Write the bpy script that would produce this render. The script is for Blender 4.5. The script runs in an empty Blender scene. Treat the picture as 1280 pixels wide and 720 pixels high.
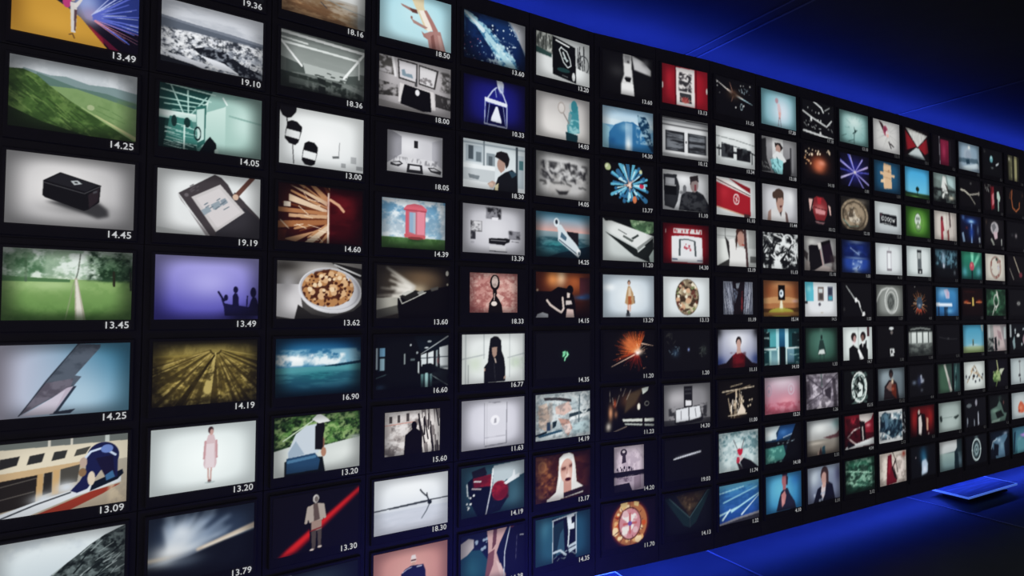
import bpy, math
import numpy as np

# ------------------------------------------------------------------ scene basics
scene = bpy.context.scene
C = scene.collection
scene.view_settings.view_transform = 'Standard'
scene.view_settings.look = 'None'
scene.view_settings.exposure = 0.0
scene.view_settings.gamma = 1.0
scene.view_settings.use_curve_mapping = False

UNIT = 0.30                      # one row of screens, in metres
PITCH = 1.33                     # column pitch, in rows
PIC_W, PIC_H = 1.1087, 0.7444    # one picture, in rows
SEAM_GAP = 0.0662                # the wider joint after the sixth column
CAM_H = 1.6135
WALL_BOTTOM, WALL_TOP = 0.25, 0.25 + 9.45 * UNIT
FLOOR_Z, CEIL_Z = 0.0, WALL_TOP + 0.30
V_TOP = -0.285                   # wall top above the first row, in rows

# the four straight runs of the wall, seen in plan: start (m), start point, heading
RUNS = [(-0.5, 1.1638, (-1.5586, 1.8138), 0.96609),
        (1.1638, 2.3607, (-0.6012, 2.4754), 1.02691),
        (2.3607, 3.1587, (0.4230, 3.0948), 1.12625),
        (3.1587, 9.6, (1.1434, 3.4379), 1.06748)]


def plan(run, along, off):
    """A plan point: along the run from its start, off the wall towards the room."""
    s, e, p, a = RUNS[run]
    return (p[0] + along * math.sin(a) + off * math.cos(a), p[1] + along * math.cos(a) - off * math.sin(a))


def run_of(um):
    for i, (s, e, p, a) in enumerate(RUNS):
        if um < e:
            return i
    return len(RUNS) - 1


def run_zero(i):
    return 0.0 if i == 0 else RUNS[i][0]


# ------------------------------------------------------------------ materials
def new_mat(name):
    m = bpy.data.materials.new(name)
    m.use_nodes = True
    return m, m.node_tree.nodes, m.node_tree.links, m.node_tree.nodes['Principled BSDF']


def surface(name, col, rough, noise_scale=0.0, noise_amt=0.0, spec=0.5, metal=0.0, bump=0.0):
    m, n, l, b = new_mat(name)
    b.inputs['Base Color'].default_value = (*col, 1)
    b.inputs['Roughness'].default_value = rough
    b.inputs['Metallic'].default_value = metal
    b.inputs['Specular IOR Level'].default_value = spec
    if noise_scale:
        tc = n.new('ShaderNodeTexCoord')
        nz = n.new('ShaderNodeTexNoise')
        nz.inputs['Scale'].default_value = noise_scale
        nz.inputs['Detail'].default_value = 6
        l.new(tc.outputs['Object'], nz.inputs['Vector'])
        cr = n.new('ShaderNodeMapRange')
        cr.inputs['To Min'].default_value = 1 - noise_amt
        cr.inputs['To Max'].default_value = 1 + noise_amt
        l.new(nz.outputs['Fac'], cr.inputs['Value'])
        mx = n.new('ShaderNodeVectorMath')
        mx.operation = 'SCALE'
        mx.inputs[0].default_value = col
        l.new(cr.outputs['Result'], mx.inputs['Scale'])
        l.new(mx.outputs['Vector'], b.inputs['Base Color'])
        if bump:
            bp = n.new('ShaderNodeBump')
            bp.inputs['Strength'].default_value = bump
            bp.inputs['Distance'].default_value = 0.01
            l.new(nz.outputs['Fac'], bp.inputs['Height'])
            l.new(bp.outputs['Normal'], b.inputs['Normal'])
    return m


def lin(h):
    h = h.lstrip('#')
    if len(h) == 3:
        h = ''.join(c * 2 for c in h)
    v = np.array([int(h[i:i + 2], 16) for i in (0, 2, 4)]) / 255.0
    return np.where(v <= .04045, v / 12.92, ((v + .055) / 1.055) ** 2.4)


M_WALL = surface('matte black wall panel', (0.19, 0.185, 0.195), 0.55, 9, 0.15)
M_HOUSING = surface('black display housing', (0.18, 0.175, 0.185), 0.55, 25, 0.1)
M_CEIL = surface('painted ceiling board', (0.042, 0.040, 0.048), 0.9, 5, 0.12, 0.2)
M_FLOOR = surface('dark resin floor', (0.040, 0.040, 0.046), 0.5, 3.5, 0.3, 0.35, 0, 0.1)
M_DARK = surface('dark joint', (0.06, 0.06, 0.07), 0.7, 30, 0.1)
M_STRIP = surface('pale floor joint', (0.22, 0.23, 0.25), 0.35, 30, 0.1)
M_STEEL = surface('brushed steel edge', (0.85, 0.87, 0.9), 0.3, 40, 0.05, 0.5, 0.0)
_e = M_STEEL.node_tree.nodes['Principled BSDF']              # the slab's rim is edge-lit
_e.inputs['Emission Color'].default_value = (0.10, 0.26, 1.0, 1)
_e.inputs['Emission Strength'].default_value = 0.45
M_FOOT = surface('black table foot', (0.012, 0.012, 0.014), 0.5, 20, 0.1)


def glass_top():
    m, n, l, b = new_mat('table glass with painted reflections')
    tc = n.new('ShaderNodeTexCoord')
    mp = n.new('ShaderNodeMapping')
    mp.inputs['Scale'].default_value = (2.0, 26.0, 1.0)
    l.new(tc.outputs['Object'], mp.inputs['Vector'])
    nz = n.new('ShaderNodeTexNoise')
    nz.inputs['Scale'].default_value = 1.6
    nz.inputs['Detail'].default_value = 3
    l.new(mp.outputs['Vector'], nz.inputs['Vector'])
    cr = n.new('ShaderNodeValToRGB')  # reflection streaks on the slab's top, painted into its colour
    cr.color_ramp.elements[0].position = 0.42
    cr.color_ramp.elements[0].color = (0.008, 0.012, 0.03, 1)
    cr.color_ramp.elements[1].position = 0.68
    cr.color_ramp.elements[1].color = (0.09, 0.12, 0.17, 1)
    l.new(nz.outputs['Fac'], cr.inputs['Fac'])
    l.new(cr.outputs['Color'], b.inputs['Base Color'])
    b.inputs['Roughness'].default_value = 0.4
    b.inputs['Specular IOR Level'].default_value = 0.2
    return m


def picture_material():
    m, n, l, b = new_mat('lit picture')
    at = n.new('ShaderNodeAttribute')
    at.attribute_name = 'picture'
    b.inputs['Base Color'].default_value = (0.16, 0.155, 0.165, 1)
    b.inputs['Roughness'].default_value = 0.55
    b.inputs['Specular IOR Level'].default_value = 0.5
    l.new(at.outputs['Color'], b.inputs['Emission Color'])
    b.inputs['Emission Strength'].default_value = 1.0
    return m


def code_material(name, v):
    m, n, l, b = new_mat(name)
    b.inputs['Base Color'].default_value = (0.01, 0.01, 0.01, 1)
    b.inputs['Emission Color'].default_value = (v * .96, v * .98, v, 1)
    b.inputs['Emission Strength'].default_value = 1.0
    return m


M_PIC = picture_material()
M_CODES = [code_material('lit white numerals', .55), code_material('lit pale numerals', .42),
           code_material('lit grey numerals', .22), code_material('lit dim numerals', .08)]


# ------------------------------------------------------------------ object helpers
def link(name, me, parent=None, mat=None):
    o = bpy.data.objects.new(name, me)
    C.objects.link(o)
    if parent is not None:
        o.parent = parent
    if mat is not None:
        me.materials.append(mat)
    return o


def tag(o, label=None, cat=None, group=None, kind=None):
    for k, v in (('label', label), ('category', cat), ('group', group), ('kind', kind)):
        if v:
            o[k] = v
    return o


def mesh(name, verts, faces):
    me = bpy.data.meshes.new(name)
    me.from_pydata([tuple(v) for v in verts], [], faces)
    me.update()
    return me


def box_data(x0, y0, z0, x1, y1, z1, bev=0.0):
    """An axis-aligned box, its rim on the -y face chamfered by bev."""
    if not bev:
        v = [(x0, y0, z0), (x1, y0, z0), (x1, y1, z0), (x0, y1, z0), (x0, y0, z1), (x1, y0, z1), (x1, y1, z1), (x0, y1, z1)]
        f = [(0, 3, 2, 1), (4, 5, 6, 7), (0, 1, 5, 4), (1, 2, 6, 5), (2, 3, 7, 6), (3, 0, 4, 7)]
        return v, f
    b = bev
    v = [(x0, y1, z0), (x1, y1, z0), (x1, y1, z1), (x0, y1, z1),
         (x0, y0 + b, z0), (x1, y0 + b, z0), (x1, y0 + b, z1), (x0, y0 + b, z1),
         (x0 + b, y0, z0 + b), (x1 - b, y0, z0 + b), (x1 - b, y0, z1 - b), (x0 + b, y0, z1 - b)]
    f = [(0, 3, 2, 1), (8, 9, 10, 11)]
    for i in range(4):
        j = (i + 1) % 4
        f += [(i, j, j + 4, i + 4), (i + 4, j + 4, j + 8, i + 8)]
    return v, f


def join(parts):
    V, F = [], []
    for v, f in parts:
        k = len(V)
        V += list(v)
        F += [tuple(i + k for i in q) for q in f]
    return V, F


# ------------------------------------------------------------------ a small painter for what the screens show
ASP = 1.49


class Painter:
    def __init__(self, w, h):
        self.w, self.h = w, h
        self.X, self.Y = np.meshgrid((np.arange(w) + .5) / w, (np.arange(h) + .5) / h)
        self.c = np.zeros((h, w, 3))
        self.clip = None

    def put(self, col, a):
        if '/' in col:
            col, al = col.split('/')
            a = a * float(al)
        if self.clip is not None:
            a = a * self.clip
        rgb = np.array([int(x, 16) for x in ([col[i:i + 2] for i in (0, 2, 4)] if len(col) == 6 else [q * 2 for q in col])]) / 255.
        a = np.asarray(a, float)[..., None]
        self.c = self.c * (1 - a) + rgb * a

    def rgb(self, col):
        return np.array([int(x, 16) for x in ([col[i:i + 2] for i in (0, 2, 4)] if len(col) == 6 else [q * 2 for q in col])]) / 255.

    def ell(self, cx, cy, rx, ry, rot=0.):
        dx, dy = (self.X - cx) * ASP, self.Y - cy
        t = math.radians(rot)
        u, v = dx * math.cos(t) + dy * math.sin(t), -dx * math.sin(t) + dy * math.cos(t)
        return np.sqrt((u / (rx * ASP)) ** 2 + (v / ry) ** 2)

    def poly(self, pts):
        pts = np.asarray(pts, float).reshape(-1, 2)
        ins = np.zeros(self.X.shape, bool)
        x0, y0 = pts[-1]
        for x1, y1 in pts:
            if y0 != y1:
                ins ^= ((y0 > self.Y) != (y1 > self.Y)) & (self.X < (x1 - x0) * (self.Y - y0) / (y1 - y0) + x0)
            x0, y0 = x1, y1
        return ins

    def seg(self, x0, y0, x1, y1, w0, w1=None):
        w1 = w0 if w1 is None else w1
        ax, ay, bx, by = x0 * ASP, y0, x1 * ASP, y1
        px, py = self.X * ASP - ax, self.Y - ay
        dx, dy = bx - ax, by - ay
        t = np.clip((px * dx + py * dy) / (dx * dx + dy * dy + 1e-9), 0, 1)
        return np.hypot(px - t * dx, py - t * dy) < (w0 + (w1 - w0) * t) / 2

    def noise(self, sx, sy, seed, octs=5):
        rs = np.random.RandomState(seed)
        out = np.zeros(self.X.shape)
        amp, tot = 1., 0.
        for o in range(octs):
            if sx * 2 ** o > self.w / 2:
                break
            nx, ny = max(2, int(sx * 2 ** o)), max(2, int(sy * 2 ** o))
            g = rs.rand(ny + 2, nx + 2)
            fx, fy = self.X * nx, self.Y * ny
            ix, iy = fx.astype(int), fy.astype(int)
            tx, ty = fx - ix, fy - iy
            tx, ty = tx * tx * (3 - 2 * tx), ty * ty * (3 - 2 * ty)
            out += amp * ((g[iy, ix] * (1 - tx) + g[iy, ix + 1] * tx) * (1 - ty) + (g[iy + 1, ix] * (1 - tx) + g[iy + 1, ix + 1] * tx) * ty)
            tot += amp
            amp *= .68
        out /= tot
        return np.clip((out - .5) * 2.2 + .5, 0, 1)

    def blur(self, s):
        r = int(3 * s) + 1
        k = np.exp(-.5 * (np.arange(-r, r + 1) / s) ** 2)
        k /= k.sum()
        p = np.pad(self.c, ((r, r), (r, r), (0, 0)), mode='edge')
        p = sum(k[i] * p[:, i:i + self.w] for i in range(2 * r + 1))
        self.c = sum(k[i] * p[i:i + self.h] for i in range(2 * r + 1))

    def run(self, ops):
        for op in ops.split(';'):
            t = op.split()
            if t:
                self.one(t[0], t[1:])

    def one(self, k, a):
        X, Y = self.X, self.Y
        F = lambda i: [float(x) for x in a[i:]]
        if k == 'bg':                                   # top bottom
            c0, c1 = self.rgb(a[0]), self.rgb(a[-1])
            q = c0 + (c1 - c0) * Y[..., None]
            self.c = q if self.clip is None else self.c + (q - self.c) * self.clip[..., None]
        elif k == 'hg':                                 # left right
            c0, c1 = self.rgb(a[0]), self.rgb(a[-1])
            self.c = c0 + (c1 - c0) * X[..., None]
        elif k == 'rg':                                 # centre edge cx cy radius
            cx, cy, r = F(2) if len(a) > 2 else (.5, .5, .6)
            d = np.clip(np.hypot((X - cx) * 1.2, Y - cy) / r, 0, 1)[..., None]
            d = d * d * (3 - 2 * d)
            self.c = self.rgb(a[0]) + (self.rgb(a[1]) - self.rgb(a[0])) * d
        elif k == 'r':
            x0, y0, x1, y1 = F(1)
            self.put(a[0], (X >= x0) & (X <= x1) & (Y >= y0) & (Y <= y1))
        elif k == 'gr':                                 # top bottom rect
            x0, y0, x1, y1 = F(2)
            m = ((X >= x0) & (X <= x1) & (Y >= y0) & (Y <= y1))[..., None]
            f = np.clip((Y - y0) / (y1 - y0), 0, 1)[..., None]
            self.c = np.where(m, self.rgb(a[0]) * (1 - f) + self.rgb(a[1]) * f, self.c)
        elif k == 'p':
            self.put(a[0], self.poly(F(1)))
        elif k == 'e':
            self.put(a[0], self.ell(*F(1)) < 1)
        elif k == 'o':                                  # ring: cx cy rx ry width
            cx, cy, rx, ry, w = F(1)
            d = self.ell(cx, cy, rx, ry)
            self.put(a[0], np.abs(d - 1) < w / ry / 2)
        elif k == 's':                                  # soft spot
            d = self.ell(*F(1))
            self.put(a[0], np.exp(-d * d * 1.5))
        elif k == 'l':                                  # polyline: width pts
            v = F(1)
            m = np.zeros(X.shape, bool)
            for i in range(1, len(v) - 3, 2):
                m |= self.seg(v[i], v[i + 1], v[i + 2], v[i + 3], v[0])
            self.put(a[0], m)
        elif k == 't':                                  # tapered stroke: w0 w1 x0 y0 x1 y1
            v = F(1)
            self.put(a[0], self.seg(v[2], v[3], v[4], v[5], v[0], v[1]))
        elif k == 'n':                                  # noise: amount sx sy seed [x0 y0 x1 y1 [threshold]]
            v = F(1)
            x0, y0, x1, y1 = v[4:8] if len(v) >= 8 else (0, 0, 1, 1)
            th = v[8] if len(v) > 8 else .5
            q = self.noise(v[1], v[2], int(v[3]))
            q = np.clip((q - th) * 2.6 + .5, 0, 1)
            e = .04
            soft = np.clip((X - x0) / e + .5, 0, 1) * np.clip((x1 - X) / e + .5, 0, 1) * np.clip((Y - y0) / e + .5, 0, 1) * np.clip((y1 - Y) / e + .5, 0, 1)
            self.put(a[0], q * v[0] * soft)
        elif k == 'y':                                  # rays: cx cy r0 r1 count a0 a1 width seed
            cx, cy, r0, r1, n, a0, a1, w, sd = F(1)
            rs = np.random.RandomState(int(sd))
            m = np.zeros(X.shape, bool)
            for i in range(int(n)):
                an = math.radians(a0 + (a1 - a0) * (i + rs.rand()) / n)
                q = r1 * (.55 + .45 * rs.rand())
                m |= self.seg(cx + r0 * math.cos(an) / ASP, cy + r0 * math.sin(an), cx + q * math.cos(an) / ASP, cy + q * math.sin(an), *((abs(w) * (.4 + .6 * rs.rand()), abs(w) * .3)[::1 if w > 0 else -1]))
            self.put(a[0], m)
        elif k == 'd':                                  # dots: count radius seed rect
            n, r, sd, x0, y0, x1, y1 = F(1)
            rs = np.random.RandomState(int(sd))
            m = np.zeros(X.shape, bool)
            for i in range(int(n)):
                q = r * (.5 + rs.rand())
                m |= np.hypot((X - x0 - rs.rand() * (x1 - x0)) * ASP, Y - y0 - rs.rand() * (y1 - y0)) < q
            self.put(a[0], m)
        elif k == 'z':                                  # short strokes: count length width seed rect [angle spread]
            v = F(1)
            n, ln, w, sd, x0, y0, x1, y1 = v[:8]
            an0, sp = (v[8], v[9]) if len(v) > 9 else (0, 180)
            rs = np.random.RandomState(int(sd))
            m = np.zeros(X.shape, bool)
            for i in range(int(n)):
                cx, cy = x0 + rs.rand() * (x1 - x0), y0 + rs.rand() * (y1 - y0)
                an = math.radians(an0 + (rs.rand() * 2 - 1) * sp)
                q = ln * (.4 + .6 * rs.rand()) / 2
                m |= self.seg(cx - q * math.cos(an) / ASP, cy - q * math.sin(an), cx + q * math.cos(an) / ASP, cy + q * math.sin(an), w * (.5 + rs.rand() * .5))
            self.put(a[0], m)
        elif k == 'c':                                  # clip to a shape; alone: no clip
            if not a:
                self.clip = None
            elif a[0] == 'e':
                self.clip = (self.ell(*F(1)) < 1).astype(float)
            elif a[0] == 'p':
                self.clip = self.poly(F(1)).astype(float)
            else:
                x0, y0, x1, y1 = F(1)
                self.clip = ((X >= x0) & (X <= x1) & (Y >= y0) & (Y <= y1)).astype(float)
        elif k == 'f':                                  # blur, as a share of the height
            self.blur(max(.3, float(a[0]) * self.h))
        elif k == 'v':                                  # the film's darker border
            am = float(a[0])
            d = (np.abs(2 * X - 1) ** 4.5 + np.abs(2 * Y - 1) ** 4.5) ** (1 / 4.5)
            d = np.clip((d - .62) / .48, 0, 1)
            self.c = self.c * (1 - am * d * d * (3 - 2 * d))[..., None]
        elif k == 'B':                                  # head and shoulders: skin hair top cx cy size
            sk, ha, to = a[:3]
            cx, cy, s = F(3)
            q = s / ASP
            self.put(to, (self.ell(cx, cy + 2.0 * s, 1.35 * q, .95 * s) < 1) | ((np.abs(X - cx) < 1.35 * q) & (Y > cy + 2. * s)))
            self.put(sk, (np.abs(X - cx) < .26 * q) & (Y > cy) & (Y < cy + 1.25 * s))
            self.put(ha, self.ell(cx, cy - .12 * s, .60 * q, .74 * s) < 1)
            self.put(sk, self.ell(cx, cy + .12 * s, .46 * q, .60 * s) < 1)
            self.put('2a2020/.6', (self.ell(cx - .18 * q, cy + .03 * s, .08 * q, .05 * s) < 1) | (self.ell(cx + .18 * q, cy + .03 * s, .08 * q, .05 * s) < 1))
            self.put('803c38/.6', self.ell(cx, cy + .42 * s, .15 * q, .05 * s) < 1)
        elif k == 'F':                                  # standing figure: skin hair top legs cx top bottom
            sk, ha, to, le = a[:4]
            cx, y0, y1 = F(4)
            h = y1 - y0
            q = h / ASP
            for sgn in (-1, 1):
                self.put(le, self.seg(cx + sgn * .04 * q, y0 + .5 * h, cx + sgn * .05 * q, y0 + .96 * h, .085 * h, .05 * h))
                self.put(to, self.seg(cx + sgn * .115 * q, y0 + .2 * h, cx + sgn * .15 * q, y0 + .46 * h, .06 * h, .045 * h))
                self.put(sk, self.ell(cx + sgn * .15 * q, y0 + .5 * h, .022 * q, .03 * h) < 1)
                self.put(le, self.ell(cx + sgn * .06 * q, y0 + .98 * h, .035 * q, .02 * h) < 1)
            self.put(to, self.poly([cx - .13 * q, y0 + .18 * h, cx + .13 * q, y0 + .18 * h, cx + .09 * q, y0 + .54 * h, cx - .09 * q, y0 + .54 * h]))
            self.put(sk, self.ell(cx, y0 + .14 * h, .03 * q, .05 * h) < 1)
            self.put(ha, self.ell(cx, y0 + .065 * h, .052 * q, .07 * h) < 1)
            self.put(sk, self.ell(cx, y0 + .08 * h, .04 * q, .055 * h) < 1)


def paint(ops, nw, nh):
    p = Painter(nw * 2, nh * 2)
    p.run(ops)
    p.blur(.75)
    p.c = np.clip((p.c - .028) / .972, 0, 1)
    y = p.c @ np.array([.3, .59, .11])
    p.c = y[..., None] + (p.c - y[..., None]) * .88
    p.one('v', ['.12'])
    a = p.c.reshape(nh, 2, nw, 2, 3).mean((1, 3))
    a = np.clip(a, 0, 1)
    return np.where(a <= .04045, a / 12.92, ((a + .055) / 1.055) ** 2.4)


# ------------------------------------------------------------------ the screens: column, row, time code, label, picture
SCREENS = []


def S(col, row, code, label, ops, rect=None):
    SCREENS.append((col, row, code, label, ops, rect))


# column 1
S(1, 1, '13.49', 'screen showing a figure in white on an orange slope beside violet light streaks',
  'bg 1a1436 0e0b18;p 2a3a88 .4 0 1 0 1 .7 .56 .62;s 8fa4dc .56 .4 .16 .3;s 9a90c0 .6 .55 .1 .14;y b9c4f0 .6 .56 .02 .8 9 -60 12 .022 3;y 5a6ad0 .6 .58 .04 .85 9 -50 40 .04 8;y d88aa0 .6 .6 .05 .8 5 8 34 .014 5;p 5e1230 .57 .68 .84 1 .76 1;p 8a1a34 .58 .7 .70 .86 .72 1 .66 .9;p c8922e 0 0 .1 0 .28 .40 .42 .52 .52 .62 .60 .76 .74 1 0 1;s dca43a/.6 .35 .75 .25 .25;s a06c1c/.7 0 .6 .12 .5;p 1a1420 .24 .30 .42 .50 .40 .30;e c03a78 .41 .42 .035 .1;p d0ccc8 .435 .42 .485 .42 .49 .6 .482 .86 .448 .86;p 5a4048 .468 .52 .49 .52 .482 .84 .470 .82;e caa890 .455 .36 .02 .05;t d8d4d0 .05 .03 .48 .46 .52 .36;l 6a4a28 .016 .435 .9 .46 .88 .475 .94')
S(1, 2, '14.25', 'screen showing green hillside under pale sky with a light path running downhill',
  'bg cfd5da d9dee0;n b4bcc2 .6 5 3 4 0 0 1 .3;p 7d9596 .1 .16 .3 .21 .42 .19 .6 .25 .8 .23 1 .27 1 .6 .1 .5;p 5b7a70 .2 .2 .5 .32 .75 .34 1 .42 1 .6 .2 .5;p 7d9c62 .3 .36 .5 .34 .75 .42 1 .5 1 1 .4 .7;n 6a8c52 .45 8 5 7 .45 .4 1 .95 .55;p 47682f 0 .2 .1 .18 .2 .23 .3 .36 .45 .52 .7 .74 1 .98 1 1 0 1;c p 0 .2 .1 .18 .2 .23 .3 .36 .45 .52 .7 .74 1 .98 1 1 0 1;n 2d4720 .7 9 7 12;n 7f9f54 .45 12 8 30 0 0 1 1 .62;c;c p 0 .2 .1 .18 .2 .23 .3 .36 .45 .52 .7 .74 1 .98 1 1 0 1;z 2c4420/.7 40 .22 .025 5 0 .3 .7 1 38 14;z 7c9a50/.6 34 .2 .014 8 0 .25 .7 1 38 14;c;c p .3 .36 .5 .34 .75 .42 1 .5 1 1 .7 .74 .45 .52;z 5c8048/.6 20 .2 .02 9 .4 .4 1 .95 25 12;c;t 93ad70 .02 .05 .55 .6 .98 .96;t b8bd84 .01 .05 .66 .68 1 .95;p 22331a 0 1 0 .72 .25 .88 .6 1;e c2c8a0/.6 .62 .58 .03 .04;v .45')
S(1, 3, '14.45', 'screen showing a small black box with a white mark on light grey',
  'rg e4e2e1 a9a8aa .42 .45 .8;s 4a4a4c/.5 .55 .75 .32 .12;p 39393b .29 .66 .6 .8 .7 .86 .79 .82 .78 .72 .7 .62;f .02;p 141416 .275 .37 .40 .235 .72 .37 .71 .62 .62 .74 .59 .76 .29 .61 .27 .58;p 222226 .285 .37 .405 .25 .70 .365 .6 .48;l 48484c .012 .28 .4 .59 .51 .72 .38;p b8c0c2 .48 .345 .535 .33 .57 .375 .51 .4;p 1c1c1e .505 .355 .53 .35 .54 .37 .515 .375;p 2c2428 .62 .52 .71 .40 .70 .6 .63 .72;p 4a4a50 .66 .47 .69 .45 .69 .48 .66 .5;v .35')
S(1, 4, '13.45', 'screen showing a narrow path through bright green parkland with trees',
  'bg dfe9e4 cfe0cc;n 7f9f80 .85 9 7 3 0 0 1 .42 .48;n 3f6a44 .8 12 8 9 0 .05 .3 .42 .55;gr 93b86c 4d7a36 0 .42 1 1;n 6f9a50 .6 14 10 4 0 .45 1 1;s b2cf90/.8 .35 .5 .3 .1;p 4f7a4a 0 .38 .15 .4 .5 .42 .5 .46 0 .46;s 1f3f24/.9 .84 .2 .16 .2;s 1f3f24/.8 .98 .3 .1 .18;n 16301a .9 10 8 21 .64 0 1 .44 .5;n 8fb08c/.7 .6 16 12 23 .6 0 1 .4 .62;s 2c4c30/.8 .78 .42 .2 .03;l 2a2a1c .03 .845 .3 .85 .5;l 2c3426 .025 .985 .3 .99 .56;l 4f6a50 .03 .165 .1 .17 .45;s 3c6440/.7 .12 .2 .12 .14;n a8c4a4/.7 .5 14 10 29 0 0 .5 .4 .6;l 6a7468 .015 .575 .05 .56 .3 .54 .44;p b4b09c .535 .4 .555 .4 .63 1 .545 1;p dcd8cc .54 .42 .552 .42 .61 1 .56 1;l 8a9a70 .012 .53 .45 .47 1;v .5;s 27421c/.5 .5 1 .8 .1')
S(1, 5, '14.25', 'screen showing a dark angular metal bolt against a blue sky',
  'hg c4c0d4 5f9cba;s b7d4e4/.7 .6 .75 .3 .4;s 2f6f90/.7 1 .1 .35 .5;s 3a7896/.6 .9 0 .5 .3;p 56606e .575 0 .755 .02 .75 .07 .56 .45 .61 .47 .55 .6 .15 .97 .335 .51;c p .575 0 .755 .02 .75 .07 .56 .45 .61 .47 .55 .6 .15 .97 .335 .51;n 3a4450 .6 8 10 5;c;p 6e6a78 .33 .54 .55 .49 .53 .6 .15 .97;c p .33 .54 .55 .49 .53 .6 .15 .97;n 4a4652 .6 12 9 6;c;p b9aebf .5 .62 .55 .6 .4 .97 .2 .97;p 2f3848 .55 .6 .575 .6 .44 .94 .57 .92 .53 .98 .37 .98 .42 .93;p c9c3d2/.9 .17 .97 .49 .65 .40 .97;l 2c3440 .012 .15 .97 .35 .5 .58 0;v .35')
S(1, 6, '13.09', 'screen showing a mechanic in navy bending over a red boat hull',
  'bg b8b3a4 a89a84;p 6f7672 0 0 1 0 1 .14 0 .12;l d8d4c6 .03 .38 .0 .38 .14;l d8d4c6 .03 .55 .0 .55 .14;l c9d2cc .05 .83 0 .83 .2;p ddd3ba 0 .08 1 .1 1 .36 0 .42;p 2c2c2c .03 .20 .17 .18 .15 .3 .02 .34;p 303130 .24 .19 .35 .17 .33 .29 .22 .31;p 343634 .42 .17 .52 .16 .5 .27 .4 .29;p 4a4a44 .59 .17 .7 .14 .66 .24 .57 .26;p c8a97c 0 .40 .65 .34 .65 .42 0 .5;p 25211e 0 .50 .30 .46 .29 .85 0 .92;l 5f5a54 .012 0 .58 .3 .5;l 5f5a54 .012 0 .75 .28 .68;p c09a64 .30 .45 .345 .45 .34 .8 .29 .82;p 2a2826 .35 .45 .41 .44 .41 .72 .34 .75;p c8a26c .415 .42 .465 .42 .46 .75 .41 .76;p 4c4a44 .47 .42 .62 .38 .6 .62 .47 .64;s c8d0d8 .35 .8 .12 .1;s cfd6de .52 .68 .1 .1;p d4dadf 0 .95 .3 .82 .6 .72 .95 .56 .95 .7 .6 .82 .25 1 0 1;l 3a3f46 .02 .03 1 .3 .86 .55 .76;p 9a3524 .3 1 .72 .78 .95 .72 .8 .84 .55 1;p 101a2a .70 .78 .72 .66 .96 .52 .97 .58 .92 .66;e 1b2150 .80 .3 .13 .2;p 1b2150 .68 .22 .82 .12 .92 .3 .92 .62 .83 .64 .8 .46 .68 .74 .60 .78 .55 .74 .62 .62 .66 .5;p 1a1838 .74 .32 .88 .3 .9 .6 .82 .6;l c8d8ee .03 .64 .34 .70 .22 .80 .18 .9 .3;e 6a86cc .83 .2 .05 .06;e b8a090 .645 .36 .03 .07;e d8c8b0 .71 .6 .03 .1;e 8a6a4a .64 .5 .03 .06;p 3a6a98 .82 .58 .88 .52 .9 .62 .83 .66;n c9b89a .8 12 8 8 .85 .7 1 1')
S(1, 7, '', 'screen showing a dark rocky mountainside beneath cloudy white sky',
  'bg e3ecee a9bac4;n c4d0d8 .6 4 3 3 0 0 .7 1;p 3c4646 .30 .66 .45 .5 .6 .34 .72 .2 .83 .1 1 0 1 1 .25 1 ;p 3c4646 0 1 .3 .66 .5 1;c p 0 1 .3 .66 .45 .5 .6 .34 .72 .2 .83 .1 1 0 1 1;n 161e1e .9 14 12 6;n 8a9a9a .6 18 16 8 0 0 1 1 .6;z 9aa6a6 40 .2 .014 4 .3 .1 1 1 -40 14;z 141c1c 40 .2 .02 9 .3 .1 1 1 -40 14;c;v .25')

# column 2
S(2, 0, '19.36', 'screen above the surf picture, cut by the frame to its 19.36 time code',
  'bg 6a7078 30343a;n 20242a .7 6 5 3;v .5')
S(2, 1, '19.10', 'screen showing white surf breaking on a shore in black and white',
  'bg c8ccd4 dde2e8;n b0b6c0 .6 3 8 3 0 0 1 .35;p 7a8290 0 .27 .3 .31 .7 .34 1 .38 1 .5 0 .5;p 5d6674 0 .31 .4 .36 1 .42 1 .5 0 .5;p d6dae2 0 .48 .3 .44 .6 .46 1 .48 1 1 0 1;n 3a404c .95 14 12 7 0 .45 1 1 .52;n eef0f4 .8 16 12 9 0 .45 1 1 .6;n 20262e .8 30 24 19 0 .46 1 1 .58;n f4f6f8 .8 34 26 29 0 .46 1 1 .6;p 1c2028 .30 .7 .45 .62 .62 .66 .78 .8 1 .9 1 1 .78 1 .6 .86 .4 .82;n 98a0ac .8 18 14 4 .3 .62 1 1 .6;p d8dce4 .02 .84 .2 .86 .45 .92 .4 .98 .2 .96;p dfe3ea .36 .78 .6 .84 .76 .97 .55 .95;p 22262e 0 .9 .3 .96 .4 1 0 1;v .25')
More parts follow.
